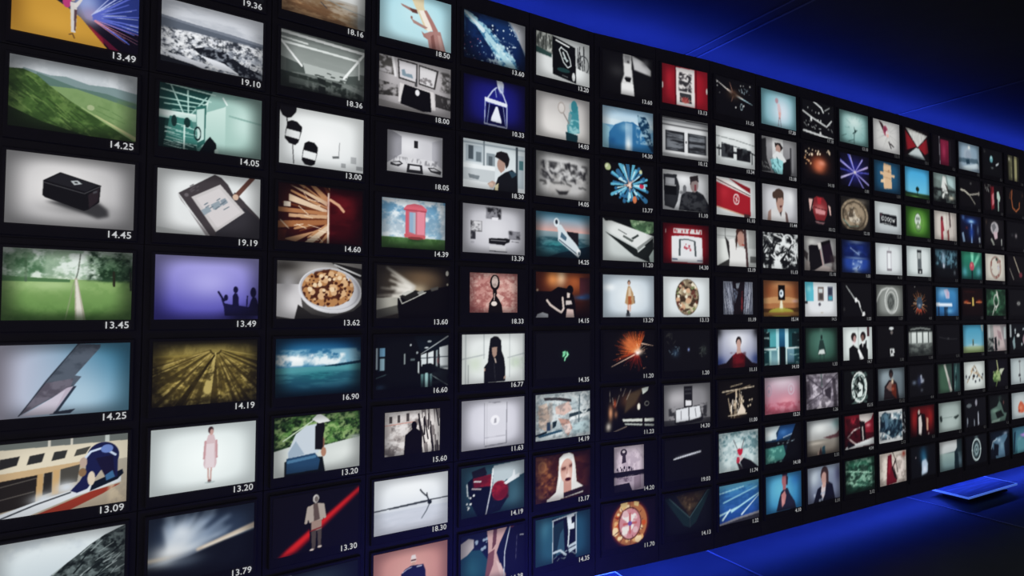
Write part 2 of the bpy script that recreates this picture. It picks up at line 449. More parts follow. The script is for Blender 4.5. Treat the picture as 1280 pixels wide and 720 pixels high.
S(2, 2, '14.05', 'screen showing a teal tinted glass corridor with a dark seated figure',
  'hg 2a6a62 a8cfc6;gr d4ece4 a4ccc2 .4 .1 1 1;p 8fbcb2 .48 .0 .75 0 .62 .22 .44 .36;p a4cac0 .63 .1 1 .0 1 1 .63 1;s c4e2da .8 .45 .14 .35;p 8fb8ae .66 .34 1 .4 1 .43 .66 .37;p 1c4c48 0 0 .5 0 .44 .2 .32 .4 0 .42;l b6dcd2 .025 .06 .0 .52 .06;l b6dcd2 .025 .02 .1 .48 .18;l a6d0c6 .022 .0 .24 .42 .24;l 9cc8be .02 .05 .32 .4 .3;l 8fbeb4 .015 .12 .4 .36 .36;l b6dcd2 .02 .1 .0 .22 .42;l b6dcd2 .02 .26 .06 .27 .42;l a6d0c6 .02 .44 .12 .3 .42;gr dff0ea 9cc8be 0 .42 .36 .54;s e8f6f2 .08 .48 .1 .06;p 1a4440 0 .55 .2 .55 .3 .62 .36 1 0 1;p 3a8076 .1 .5 .3 .52 .36 .9 .06 .9;z b8dcd4 22 .3 .012 5 .04 .62 .34 .98 8 6;p 12302e 0 .55 .06 .55 .05 1 0 1;e 163432 .14 .57 .025 .09;e 163432 .26 .57 .03 .08;p 2c6a62 .34 .3 .44 .24 .43 .86 .36 .96;p c2e0d8 .345 .34 .42 .3 .42 .8 .36 .86;o 12282a .36 .72 .03 .1 .03;p 0c1416 .38 1 .44 .82 .48 .74 .54 .84 .55 1;e c0dcd4 .545 .97 .02 .05;l e4f4f0 .025 .6 .08 .64 .18;l cfe8e0 .02 .235 .62 .235 1;v .5')
S(2, 3, '19.19', 'screen showing a dark drawing tablet with a stylus on white',
  'bg e6eaea dfe2e2;s c2c8c8/.6 .9 .9 .3 .3;p c9cdcc 0 .9 .5 1 0 1;p 8f8a8c .185 .36 .22 .47 .5 1 .46 1;p 453f42 .195 .36 .535 .01 .6 .05 1 .66 1 1 .5 1;p 37353a .70 .6 .84 .5 1 .7 1 1 .56 1 .55 .96;p c8c4c4 .315 .405 .59 .16 .84 .58 .555 .93;p d4cfd0 .36 .42 .58 .22 .8 .58 .57 .86;p 93a2ac .41 .6 .48 .53 .51 .6 .44 .68;p 93a2ac .50 .5 .58 .42 .61 .5 .53 .58;p 8a98a4 .59 .42 .64 .37 .67 .44 .62 .5;z 6a7a86 8 .1 .02 3 .45 .4 .66 .6 -40 6;e 6a6468 .27 .38 .02 .03;z 5c565a 6 .06 .02 5 .3 .2 .42 .32 -40 4;l 6a4438 .07 .94 -.05 .75 .32;e d4b49c .745 .34 .03 .05;p dfe3e3 .62 .02 .85 0 .72 .3;v .3')
S(2, 4, '13.49', 'screen showing two people silhouetted against a violet blue mist',
  'bg aba6ec 4f4bb4;s b4b0f2/.8 .5 .4 .3 .3;s 3c38a0/.7 0 1 .3 .4;s 5450b8/.6 1 1 .4 .4;p 16153c/.95 .62 .66 .66 .74 .72 .76 .82 .78 .9 .8 1 .74 1 .94 .66 .94 .65 .8;s 16153c/.7 .83 .97 .2 .1;e 16153c .765 .52 .024 .055;p 16153c .735 .62 .755 .575 .78 .58 .795 .64 .8 .8 .735 .8;e 16153c .945 .56 .03 .085;p 16153c .92 .7 .94 .63 .97 .64 .99 .7 1 .82 .9 .82;l 16153c .03 .595 .56 .65 .7;e 16153c .67 .65 .02 .05;l 16153c .02 .885 .62 .88 .78;s 16153c/.8 .85 .9 .18 .12;v .4')
S(2, 5, '14.19', 'screen showing furrows of a ploughed ochre field running to the horizon',
  'bg 6e6230 8a7830;gr 4a4424 7d6c34 0 0 1 .2;n a8954c .6 8 4 3 0 .05 1 .3;gr 8f7c38 5a4c1e 0 .22 1 1;n c0a858 .6 12 9 6 0 .3 1 1;y 3a3014/.8 .58 .14 .08 1.7 16 12 168 -.10 4;y c8b060/.8 .58 .14 .1 1.7 14 12 168 -.05 9;y 8a7838 .58 .14 .1 1.7 14 12 168 -.04 19;n 4a3c18 .6 14 12 23 0 .25 1 1;t b8a45c .02 .16 .58 .2 .48 1;t 2c240e .02 .09 .57 .24 .24 1;n 3a3014 .8 16 12 11 0 .4 1 1 .6;s 2a2410/.6 .5 0 .8 .1;v .65')
S(2, 6, '13.20', 'screen showing a barefoot woman in a long pale pink dress on white',
  'rg f2faf8 d3dede .5 .5 .8;p d6bcc0 .525 .16 .58 .16 .605 .3 .61 .62 .595 .68 .5 .68 .485 .62 .5 .3;p e2d2d6 .51 .3 .585 .3 .59 .68 .5 .68;l c8989c .03 .5 .26 .49 .52;l c8989c .03 .605 .26 .61 .52;l c8a098 .022 .53 .68 .535 .86;l c8a098 .022 .56 .68 .555 .86;e d0a49c .555 .11 .022 .055;e 4a3236 .55 .085 .026 .055;e d0a49c .558 .115 .017 .045;e 7a5a58 .545 .88 .018 .025;e 9ab0b0/.5 .55 .9 .05 .015;v .12')
S(2, 7, '13.79', 'screen showing blurred clouds streaking over a bright horizon at dusk',
  'bg 253348 3a4a62;y 7f92aa .2 .6 .1 1.1 14 -100 -10 .12 3;y b8c4d0 .2 .6 .05 .7 12 -110 -5 .07 6;s cfd8e0 .3 .28 .12 .14;s d8dcde .2 .55 .24 .16;f .03;p 10151f 0 .72 .35 .66 .7 .52 1 .44 1 1 0 1;s aab2b8/.8 .15 .68 .24 .1;s d8ccb8 0 .62 .25 .04;t c8b8a4 .05 .09 .45 .58 1 .36;t e8e0d0 .015 .02 .5 .56 1 .40;f .012;s 4a5668/.6 .35 .72 .2 .12;v .35')

# column 3
S(3, 0, '18.16', 'screen showing a sandy beach with driftwood under pale haze',
  'bg b8bab8 aeb0ac;s d4d6d4 .7 .4 .4 .3;gr aeaba4 9a7e5c 0 .55 .9 1;n 7a5c3c .8 5 14 4 0 .6 .9 1;p a5805a 0 .72 .5 .86 .95 1 0 1;n 6a4a30 .8 6 16 7 0 .72 .9 1;l 4a4644 .02 .45 .68 .52 .76;l 8a8c88 .02 .3 .5 .7 .66 1 .72;s 6a6e6c/.8 .95 .85 .16 .18;v .4')
S(3, 1, '18.36', 'screen showing an empty loft office with white ceiling light tubes',
  'bg 7f8783 646c68;gr 6e7672 a5ada9 0 0 1 .62;n 8c9490 .5 3 12 3 0 0 1 .55;p 4f5854 0 .48 .25 .56 .75 .6 1 .5 1 .8 .75 .72 .25 .7 0 .74;p b4bcb8 .25 .52 .8 .56 .76 .72 .28 .7;r 5c6460 .0 .5 .06 .72;r 5c6460 .94 .5 1 .8;z 4a524e 12 .1 .03 6 .1 .6 .95 .72 0 8;p 2c3430 0 .72 .3 .74 .7 .78 1 .9 1 1 0 1;p 4c5450 .1 .8 .5 .82 .55 .9 .1 .92;n 88908c .6 16 10 8 .2 .72 1 .98 .58;p 222826 .42 .72 .52 .74 .52 .84 .44 .82;p 222826 .44 .86 .52 .87 .52 1 .44 1;p 2a302e .6 .74 .72 .76 .7 .82 .6 .8;l f2f6f4 .05 0 .04 .5 .07 1 .1;l d8dedb .04 .02 .22 .5 .24 .9 .26;l eef2f0 .035 .0 .2 .24 .58;l eef2f0 .04 1 .1 .74 .64;l d4dad6 .03 0 .14 .3 .17;l c8ceca .02 .93 .2 .93 .6;v .45')
S(3, 2, '13.00', 'screen showing black hanging lamps with white bands on a white wall',
  'bg e9edec dde2e3;s f4f6f6 .5 .5 .4 .4;p 121214 0 0 .19 0 .185 .08 .13 .19 .08 .21 .03 .17 0 .08;l 121214 .015 .08 .18 .09 .34;l 1a1a1c .012 .15 .66 .165 .98;p 141416 .09 .27 .14 .235 .2 .25 .255 .33 .25 .4 .215 .6 .18 .66 .11 .64 .06 .56 .07 .42;p dfe3e3 .08 .395 .237 .42 .222 .55 .066 .52;p 121214 .285 .6 .33 .555 .4 .57 .44 .64 .435 .74 .405 .95 .36 .985 .29 .97 .255 .9 .265 .75;p e6eaea .275 .72 .428 .75 .412 .88 .262 .85;l 8a8e90 .012 .7 .5 .69 .78;p 6a6e70 .61 .76 .69 .74 .7 .78 .62 .8;p a8acae .72 .86 .78 .86 .78 .94 .72 .94;p b4b8ba .84 .72 .91 .72 .91 .84 .84 .84;p a4a8aa .91 .88 .99 .88 .99 .95 .91 .95;v .15')
S(3, 3, '14.60', 'screen showing leaning wooden planks beside a dark red wall',
  'hg 3a1510 4a0c10;y c08a5c .75 .5 .3 1.3 12 100 260 .12 3;y 6a3218 .75 .5 .25 1.3 12 95 265 .08 5;p d8b894 .12 .02 .3 .1 .56 .26 .56 .34;p e0c4a4 .12 .18 .32 .28 .56 .4 .56 .46 .12 .3;p b87a4c 0 .42 .56 .44 .56 .5 0 .5;p d0a47c .12 .52 .56 .5 .56 .56 .12 .58;p a8683c 0 .66 .56 .58 .56 .66 0 .78;p dcc0a0 .3 1 .56 .68 .58 .76 .4 1;p c89468 .06 .96 .4 .8 .56 .68 .2 1;p e4d4c0 .06 .32 .14 .32 .14 .4 .06 .4;p 5a2412 0 .8 .1 .8 .08 1 0 1;z f0dcc0 14 .24 .014 6 .05 .1 .54 .95 20 40;r ead8c8 .565 .1 .585 1;p 4a0c10 .59 0 1 0 1 1 .59 1;s 6e141a/.8 .75 .3 .2 .2;n 2e0608 .6 4 5 5 .6 0 1 1;l d8a480 .05 .6 .22 .7 .3 .76 .4;v .6')
S(3, 4, '13.62', 'screen showing browned gnocchi heaped on a white plate',
  'bg 8c8884 3a3836;s c8c4c0 .5 .1 .3 .2;s 4a4640 .1 .1 .2 .12;p 24221f .62 0 1 .1 1 .3 .8 .2;l e8e8e8 .03 .66 .04 .98 .22;p d2d0d2 0 .4 .25 .4 .3 .9 .2 1 0 .95;s 9c9a9c .12 .4 .12 .2;p 2a2826 .24 .75 .4 .92 .7 1 .2 1;e dadade .62 .5 .38 .4 8;e b8b8be .62 .48 .36 .36 8;e cfcfd4 .62 .5 .33 .33 8;p 4a2a1c .28 .5 .42 .2 .6 .12 .78 .2 .9 .5 .84 .68 .66 .76 .44 .74;c e .59 .46 .31 .33;n 5c2c16 .9 8 7 3 0 0 1 1 .4;d b8804c 60 .055 4 .28 .14 .9 .76;d d8ac7c 34 .045 6 .32 .14 .88 .7;d 4a2010 60 .022 9 .28 .2 .9 .76;d ecd0a8 16 .03 12 .36 .12 .8 .5;c;p 1c1a1a .6 .98 .9 .86 1 .74 1 1 .6 1;v .3')
S(3, 5, '16.90', 'screen showing white clouds on the horizon over turquoise sea',
  'bg 145a8e 6ab2cc;s 0c3c68/.9 1 0 .4 .35;n 9ccbdc .7 6 6 4 0 .2 1 .46;n eef4f4 .9 9 5 7 0 .28 .8 .48 .42;s f4f8f8 .25 .36 .2 .08;s e8f0f2 .6 .42 .2 .05;gr 4d9aa4 0b2f4c 0 .52 1 1;p 4d9aa4 0 .5 .6 .5 1 .42 1 .55 0 .6;p 10364c .5 .5 .7 .47 1 .42 1 .47 .7 .51;s 2a8a90/.8 .5 .66 .3 .12;n 0d3a54 .5 3 12 5 0 .6 1 1;v .65')
S(3, 6, '13.20', 'screen showing a crouching gardener in a white hat before green shrubs',
  'bg 24421e 1c3618;n 5f9244 .9 14 10 4 0 0 1 .55 .5;n 0e1e0c .85 12 9 8 0 0 1 .55 .55;n a6c47c .7 18 14 11 0 0 1 .5 .62;l c8d8c0 .02 .1 .4 .5 .04;p cdd4d0 0 .56 .2 .5 .5 .56 1 .46 1 1 0 1;s e0e6e2/.7 .8 .7 .3 .15;s aab6ae .95 .45 .1 .04;p 0e1614 .12 .75 .3 .7 .55 .74 .58 1 .12 1;p c4d0da .24 .3 .36 .18 .48 .16 .52 .34 .5 .66 .16 .72 .15 .6;p 9aaec0 .16 .6 .24 .42 .34 .66 .16 .7;p 24486c .14 .7 .46 .66 .52 .78 .5 .95 .14 .96;l 4a7aa0 .05 .16 .76 .46 .72;e 141416 .52 .24 .05 .16;p e8ecea .42 .08 .5 -.02 .58 .06 .64 .14 .5 .16;e 8a5c48 .54 .5 .03 .12;p 141414 .46 .2 .56 .2 .55 .62 .46 .6;e b07e64 .56 .66 .03 .08;v .25')
S(3, 7, '13.30', 'screen showing a grey figure standing before a glowing red diagonal beam on black',
  'bg 0e0d10 0c0b0e;p 7a0c0c .06 1 .14 .9 1 .02 1 .14 .28 .96 .2 1;p d81e1a .09 1 .16 .9 1 .04 1 .10 .24 .94;f .02;p 0e0d10 .40 .4 .55 .35 .55 .85 .42 .9;c;e c8c4c0 .48 .12 .035 .07;e 6e6660 .485 .13 .022 .05;p a89c92 .4 .24 .48 .19 .56 .22 .58 .42 .56 .5 .41 .52 .38 .4;p 5c4c46 .45 .2 .5 .2 .53 .48 .46 .5;t a89c92 .06 .05 .4 .26 .37 .5;t a89c92 .06 .05 .56 .25 .585 .46;p 9a8074 .43 .5 .55 .49 .55 .66 .43 .68;p 4c423e .43 .66 .49 .66 .48 .98 .44 .98;p 4c423e .5 .66 .55 .65 .545 .95 .51 .96;e d0c0b8 .44 .98 .025 .02;e d0c0b8 .53 .95 .025 .02;l 7a1818 .02 .42 .66 .56 .62')
S(3, 8, '', 'screen under the red beam picture, dark slate with one bright white corner',
  'bg 1a242c 10161c;p c4d0d6 .1 0 .22 0 .2 .14 .1 .2;s 2a3a46/.8 .5 .1 .3 .2;v .4')

# column 4
S(4, 0, '18.50', 'screen showing reaching hands holding a pale bone against light blue',
  'bg a6dcea b9e2ea;s c6ecf2/.8 .5 .4 .4 .4;p e0d0a8 .40 0 .60 0 .60 .2 .68 .5 .72 .62 .62 .66 .54 .4 .46 .2;p f0e8dc .53 .3 .6 .28 .74 .62 .66 .68;e c89a60 .44 .06 .05 .07;e 8a5a3c .38 .02 .05 .04;p a87c74 .28 .26 .44 .3 .5 .36 .42 .36 .3 .3;p 6a4038 .4 .3 .5 .3 .52 .38 .44 .38;p b08880 .42 .5 .54 .55 .66 .6 .62 .64 .46 .58;e 9a6a60 .43 .48 .015 .03;p b07a72 .6 .28 .64 .26 .72 .42 .8 .6 .82 .72 .76 .74 .7 .54;p b0807a .6 .74 .7 .66 .84 .62 .92 1 .68 1 .66 .84;p 8a5a54 .70 .76 .74 .7 .78 1 .72 1;p c49a92 .8 .7 .84 .7 .9 1 .84 1;p a87870 .57 .7 .62 .74 .66 .84 .6 .8;v .25')
S(4, 1, '18.00', 'screen showing a black bag on a gallery bench between framed prints',
  'bg bcb8ba a8a4a6;p 55524f .0 0 .17 0 .2 .36 0 .34;n d0ccd0 .9 14 12 4 0 0 .17 .34;l e0dee0 .05 .18 0 .22 .36;p 3e3c3c .245 .02 .52 .04 .52 .44 .26 .4;p d4d2d6 .265 .05 .5 .07 .5 .41 .28 .37;p 7f96a4 .3 .22 .34 .2 .36 .28 .44 .27 .46 .35 .31 .33;p 3e3c3c .535 .05 .82 .09 .77 .48 .535 .44;p d8d6d8 .55 .08 .79 .12 .75 .45 .55 .41;d 8a8688 10 .03 3 .57 .3 .73 .4;n 4a4846 .9 10 10 7 .85 .1 1 .5;p 3a3836 0 .5 .25 .53 .26 .75 0 .78;n b0acae .9 10 8 9 0 .5 .25 .9;p 3a3838 .77 .56 1 .6 1 .85 .78 .82;n c0bcbe .9 12 6 3 .8 .62 1 .8 .55;p d8d4d4 .28 .48 .75 .54 .78 .9 .26 .85;p 0e0e12 .34 .49 .7 .56 .72 .94 .60 .96 .29 .88 .3 .75;l 2a2a2e .02 .5 .35 .51 .48;e 4a4a4c .5 .46 .02 .04;e eaeaee .52 .61 .03 .06;p 8e8a8a 0 .86 .3 .9 .8 1 0 1;v .3')
S(4, 2, '18.05', 'smaller picture of a white gallery room with tables and one dark panel',
  'bg c2c2c8 d2d2d8;s e4e4e8 .35 .35 .3 .3;p 9a9aa2 0 0 .06 0 .25 .12 .25 .55 0 .8;p b0b0b8 1 .05 .8 .15 .8 .6 1 .8;p d8d8dc 0 .8 .25 .6 .8 .62 1 .82 1 1 0 1;p 26262a .47 .18 .54 .18 .54 .36 .47 .36;p 3a3a3e .06 .78 .22 .72 .28 .78 .2 .86 .06 .84;p c8c8cc .08 .78 .2 .75 .25 .78 .16 .82;p 2e2e32 .36 .76 .62 .76 .64 .98 .34 .98;p dcdce0 .4 .8 .58 .8 .59 .9 .39 .9;p 3a3a3e .72 .8 .84 .78 .98 .86 .96 .94 .78 .9;p c4c4c8 .76 .82 .84 .8 .94 .86 .8 .87;n 7a7a80 .7 16 5 3 .05 .62 .95 .76 .58;v .35', (.131, .064, .983, .653))
S(4, 3, '14.39', 'screen showing an open pink booth on grass under a cloudy sky',
  'bg 5c96be 9fc4d8;n e6eef2 .95 5 5 4 0 0 1 .8 .42;n 7f9eb4 .5 6 5 9 0 0 1 .7 .6;gr 5c8a4c 27421f 0 .78 1 1;n 345a28 .7 16 7 3 0 .78 1 1;s 1c301a/.7 .55 .82 .2 .06;p c86a78 .36 .2 .68 .2 .67 .76 .36 .74;p 8fb0cc .42 .26 .48 .26 .48 .68 .42 .66;p aab8c8 .48 .26 .52 .26 .52 .7 .48 .68;p e88a9c .54 .24 .66 .22 .66 .7 .54 .7;p d85a6c .36 .22 .4 .22 .41 .72 .36 .7;p e06474 .33 .2 .38 .12 .5 .08 .62 .1 .7 .18 .69 .24 .34 .23;p b84858 .34 .2 .69 .21 .69 .24 .34 .23;p d05c62 .34 .70 .68 .72 .67 .79 .35 .77;e 8a3a3c .52 .78 .12 .03;v .3', (.063, .037, 1.034, .744))
S(4, 4, '13.60', 'screen showing a dark car speeding past blurred light trails at night',
  'hg 3a342c 141110;s 6a543c .6 .25 .35 .3;s b4a488 .55 .45 .15 .12;y c8c4ba .62 .5 .2 .95 9 160 215 .1 3;y eeeae2 .6 .5 .22 .95 7 165 205 .035 7;f .02;p a8a69c 0 .62 .3 .6 .34 .74 .22 .86 0 .96;p 55544e 0 .84 .3 .74 .3 .9 0 1;p 0c0b0c .28 .62 .55 .5 1 .36 1 1 .3 1 .28 .8;p 23221f .3 .58 .52 .46 .62 .5 .4 .66;p c4c4bc .31 .54 .42 .47 .5 .48 .38 .57;p 8a8a84 .54 .5 .62 .46 .66 .52 .57 .56;l d8d8d0 .016 .3 .6 .34 .72 .52 .6 .66 .5;p 4a4844 .72 .42 .84 .38 .84 .44 .74 .48;e f0ece0 .965 .12 .022 .05;e c0b8a8 .97 .34 .014 .025;v .45')
S(4, 5, '16.60', 'screen showing a dark hall with windows reflected on the floor',
  'bg 0d1013 0b0d10;p 0f1820 .5 0 1 0 1 .3 .6 .32;r a4b6c2 .0 .22 .03 .62;r 6ea2c4 .05 .22 .12 .38;r 8fb4c4 .055 .42 .115 .64;p 12202c .03 .2 .05 .2 .05 .66 .03 .66;l 3a5058 .02 0 .78 .13 .72;s 243c58 .06 .95 .08 .06;r 8a9698 .37 .34 .39 .54;p cfd8da .6 .38 .68 .34 .68 .56 .61 .6;p d8e0e2 .70 .34 .78 .3 .78 .6 .7 .6;p dce4e6 .86 .24 .985 .2 .985 .68 .87 .64;p 90a0a4 .81 .3 .84 .28 .84 .62 .81 .6;l 25303a .015 .6 .44 1 .42;p 0c1014 .62 .56 .74 .54 .84 .62 .84 .7 .62 .66;s 7a4a4a .84 .5 .015 .08;t b8c0c2 .012 .03 .6 .36 .98 .03;e aab4b8 .72 .12 .03 .02;e c0c8cc .68 .24 .03 .015;e 9aa4a8 .55 .33 .014 .024;e b8c0c4 .46 .18 .012 .02;r 566468 .46 .44 .52 .48;p cfd8da .56 .5 .58 .5 .58 .74 .56 .7;gr 5c8486 1c2c30 .6 .74 .76 1;r 94bcbc .66 .72 .70 1;r 10181c .64 .72 .655 1;r 10181c .71 .72 .725 1;l 78888a .018 .74 .76 .98 .98;n 20282c .6 10 12 5 .75 .6 1 .95;v .4', (0, .0, 1.109, .744))
S(4, 6, '15.60', 'smaller picture of a person silhouetted against torn white curtains',
  'bg d8d0cc a8a09c;n 6a6260 .8 6 4 3 0 .2 .6 1 .55;l c88a7c .02 0 .3 .55 .26;n f0ecea .7 8 8 5 0 0 .6 1 .55;p 8a8280 .62 0 1 0 1 1 .62 1;z e8e2de 26 .7 .05 4 .62 0 1 1 84 8;z 201c1c 18 .6 .04 8 .62 0 1 1 82 8;r 4a4442 .08 .1 .13 .25;r 4a4442 .22 .08 .27 .25;r 4a4442 .38 .06 .43 .24;p 0e0c0e .48 .32 .50 .26 .54 .26 .56 .32 .56 .42 .64 .5 .66 1 .34 1 .36 .56 .48 .44;e 0e0c0e .52 .35 .05 .1;v .3', (.14, .069, .974, .679))
S(4, 7, '18.30', 'screen showing a lone twig mirrored on pale water at a thin horizon line',
  'bg e3e9ee d4dae2;s eef2f4 .5 .2 .5 .3;gr c9cfdb d2d6e2 0 .58 1 1;l 2c3238 .02 0 .555 .3 .53 .7 .5 1 .49;p 3a4046 .2 .54 .75 .49 .75 .53 .2 .56;p d4dae2 0 .57 .7 .53 1 .52 1 .6 0 .6;l 1e2428 .025 .74 .55 .72 .47 .7 .42 .64 .34 .61 .28;l 2a3034 .02 .71 .44 .70 .36;l 5c646c .022 .74 .56 .7 .68 .63 .82;e 1e2428 .74 .54 .03 .04;n b8c0cc .3 3 14 3 0 .6 1 1;v .15')
S(4, 8, '', 'screen showing a white-haired person in dark blue on salmon pink',
  'rg d49a90 b87a74 .5 .4 .8;e e0c4bc .525 .24 .04 .075;p d8d0d0 .5 .15 .55 .15 .56 .22 .49 .22;p 5a3c3c .49 .23 .56 .23 .56 .26 .49 .26;p c49888 .5 .28 .55 .28 .55 .38 .5 .38;p 1a1d44 .36 .46 .42 .38 .5 .34 .56 .35 .66 .36 .69 .48 .7 1 .34 1;l c8c8dc .014 .38 .44 .44 .39 .5 .37;l c8c8dc .014 .57 .38 .64 .38;v .2')

# column 5
S(5, 0, '13.60', 'screen showing a blue coastline seen from orbit with icy swirls',
  'bg 16386e 0c1f4c;n 0a1838 .8 6 5 3 0 0 .5 1;p 3f7ca8 0 0 .14 .1 .4 .3 .6 .55 .84 .86 .86 1 .6 1 .42 .66 .2 .3 0 .12;c p 0 0 .14 .06 .42 .28 .64 .54 .86 .84 .9 1 .56 1 .4 .64 .2 .3 0 .14;n 9fd0e0 .9 16 14 5;c;t cfe6ee .04 .1 .02 .04 .3 .34;t a8d4e2 .1 .16 .36 .42 .78 .98;n d8f0f4 .7 18 14 8 .35 .45 .8 1 .68;p c4c8d0 .72 0 1 0 1 .62 .94 .5 .84 .2;p 8aa4c0 .7 0 .73 0 .86 .24 .96 .56 1 .68 1 .6;d d8ecf4 26 .014 4 .45 .05 .9 .6;d 8ab0d0 16 .012 9 0 .4 .35 1;d a05a70 12 .01 11 0 .5 .3 1;p 3a6aa0/.8 0 0 .02 .5 .03 .3;v .5')
S(5, 1, '10.33', 'screen showing a hand lifting a white handbag on deep blue',
  'rg 1f2390 15145a .5 .5 .7;p d4dcea .52 .0 .6 -.02 .64 .06 .63 .24 .58 .26 .54 .16;s 8a9ac8 .6 .2 .04 .1;l c4d0ea .03 .36 .45 .46 .24 .52 .16;l c4d0ea .03 .68 .45 .62 .26 .58 .2;l 8ea0d0 .02 .5 .2 .52 .36;p dfe6f2 .33 .40 .70 .46 .70 .54 .33 .49;l b8c4e0 .02 .34 .48 .33 .95 .69 .97 .69 .52;p 0e1048 .36 .52 .67 .55 .67 .94 .35 .92;p e4eaf4 .51 .56 .54 .56 .6 .84 .6 .9 .43 .88 .44 .8;l 9aaad4 .015 .41 .5 .37 .94;l 9aaad4 .015 .63 .54 .67 .94;l c8d0e4 .02 .33 .96 .69 .98;v .45')
S(5, 2, '18.30', 'screen showing a dark-haired man looking over his shoulder in a bright kitchen',
  'bg cbd6da dfe6ea;r 9aa8b0 0 .06 1 .1;r 7a8890 .31 0 .335 1;r aab8c0 .04 .12 .3 .46;r 4a565e .08 .14 .16 .42;r 6a7880 .2 .25 .28 .45;r 8a98a0 .36 .24 .5 .5;r 5a666e .4 .3 .46 .5;r 3f4a52 .84 .02 .88 .9;r b4c2ca .88 .2 .98 .9;r 4a7a80 .9 .3 .97 .5;p e8eef0 0 .5 .5 .52 .5 .62 0 .6;r c4ccd0 0 .6 .5 1;p 7a848a .08 .72 .26 .74 .24 .82 .1 .8;p e0e6e8 .0 .84 .42 .86 .42 1 0 1;p 17191e .55 .72 .66 .6 .78 .52 .86 .6 .88 1 .48 1;p 2f4858 .72 .56 .82 .55 .86 .62 .78 .7;p b08e80 .56 .36 .66 .36 .66 .54 .6 .62 .56 .56;e b08e80 .6 .45 .065 .14;p 1e1a1c .5 .3 .53 .2 .6 .16 .7 .18 .74 .3 .72 .44 .68 .52 .66 .4 .58 .34;p b89a8a .38 .88 .46 .8 .52 .84 .46 .96;e d8b8a4 .44 .9 .04 .05;p d8cca0 .5 .9 .56 .84 .55 1 .5 1;v .15')
S(5, 3, '13.39', 'screen showing black and white cuttings scattered on a pale grey board',
  'rg dcdce2 b4b4bc .5 .5 .75;r 8c8c94 .36 .04 .6 .28;n 1c1c20 .9 12 10 4 .36 .04 .6 .26 .5;p e4e4ea .45 .24 .56 .24 .55 .3 .46 .3;r 2a2a2e .12 .34 .3 .56;n dcdce0 .95 8 8 5 .12 .34 .3 .56 .46;r 33333a .12 .54 .2 .72;n c8c8cc .9 6 6 9 .12 .54 .2 .7;r 8a8a92 .73 .5 .92 .68;n 34343a .9 8 8 6 .73 .5 .92 .66;l 5a5a60 .012 .78 .72 .9 .73;p 1c1c20 .41 .68 .7 .66 .75 .68 .74 .74 .68 .77 .66 .81 .41 .79;l 8a8a90 .015 .44 .72 .68 .72;r d8d8dc .42 .84 .68 .93;l 3a3a40 .016 .42 .94 .7 .95;r a8a8b0 .13 .76 .18 .8;v .3')
S(5, 4, '18.33', 'smaller picture of a black magnifier-shaped bust on mottled pink',
  'rg cf968c b87a74 .5 .5 .8;n e0b8ac .8 10 9 3 0 0 1 1 .55;n 9a5450 .7 12 10 8 0 0 1 1 .62;s 8a3c3c/.8 0 .9 .2 .2;p e8ccc0/.7 .55 .5 .72 .6 .6 .8;e 16100f .515 .24 .1 .2;e c8b4ac .515 .22 .065 .15;n 8a7a74 .6 10 9 5 .47 .1 .56 .34;p 16100f .47 .4 .55 .4 .56 .52 .54 .56 .6 .66 .66 .8 .68 1 .38 1 .4 .76 .48 .6;l c8b0a8 .025 .51 .52 .5 .68;e e4d8d0 .5 .77 .06 .06;v .3', (.125, .054, .974, .664))
S(5, 5, '16.77', 'screen showing a young woman in a dark coat before white windows',
  'bg e4e9e8 e0e6e4;s d0dccc .2 .6 .14 .2;s c8d8c4 .85 .6 .12 .14;l b4bcbc .02 .06 0 .06 1;l b4bcbc .02 .34 0 .34 .5;l b4bcbc .02 .75 0 .75 .9;l b4bcbc .025 0 .5 .35 .42;l b4bcbc .025 .72 .5 1 .42;l 8a9494 .015 .98 .0 .98 1;n c4d0c4 .7 10 8 4 .78 .5 1 .75;l a8b0b0 .02 .1 .62 .1 .98;p 14151a .42 .3 .44 .1 .5 .05 .56 .06 .61 .14 .62 .36 .66 .5 .68 .72 .68 .98 .34 1 .34 .68 .4 .58;p a88878 .46 .26 .55 .26 .54 .44 .5 .5 .47 .42;p 14151a .46 .2 .56 .2 .55 .27 .46 .28;p c8b4a8 .5 .5 .52 .5 .54 .6 .52 .6;l 3a3a40 .012 .5 .6 .52 .95;p b09484 .34 .7 .36 .7 .36 .76 .34 .76;p b09484 .65 .9 .68 .86 .69 .9 .66 .95;v .12')
S(5, 6, '11.63', 'screen showing a pale relief panel with a thin rectangle and small disc',
  'rg e4e4ee c4c4d0 .5 .45 .75;p d8d8e2 .35 .06 .71 .1 .71 .94 .35 .92;l 9a9aa6 .016 .35 .08 .35 .92;l 85858f .02 .71 .1 .7 .93 .36 .95;l aaaab4 .012 .36 .78 .7 .77;l a4a4b0 .014 .42 .07 .62 .08;l 9a9aa4 .016 .5 .09 .6 .08;e f0f0f6 .52 .44 .07 .1;p a8a8b2 .51 .4 .54 .4 .54 .5 .5 .5;l b0b0ba .012 .39 .1 .39 .9;v .28')
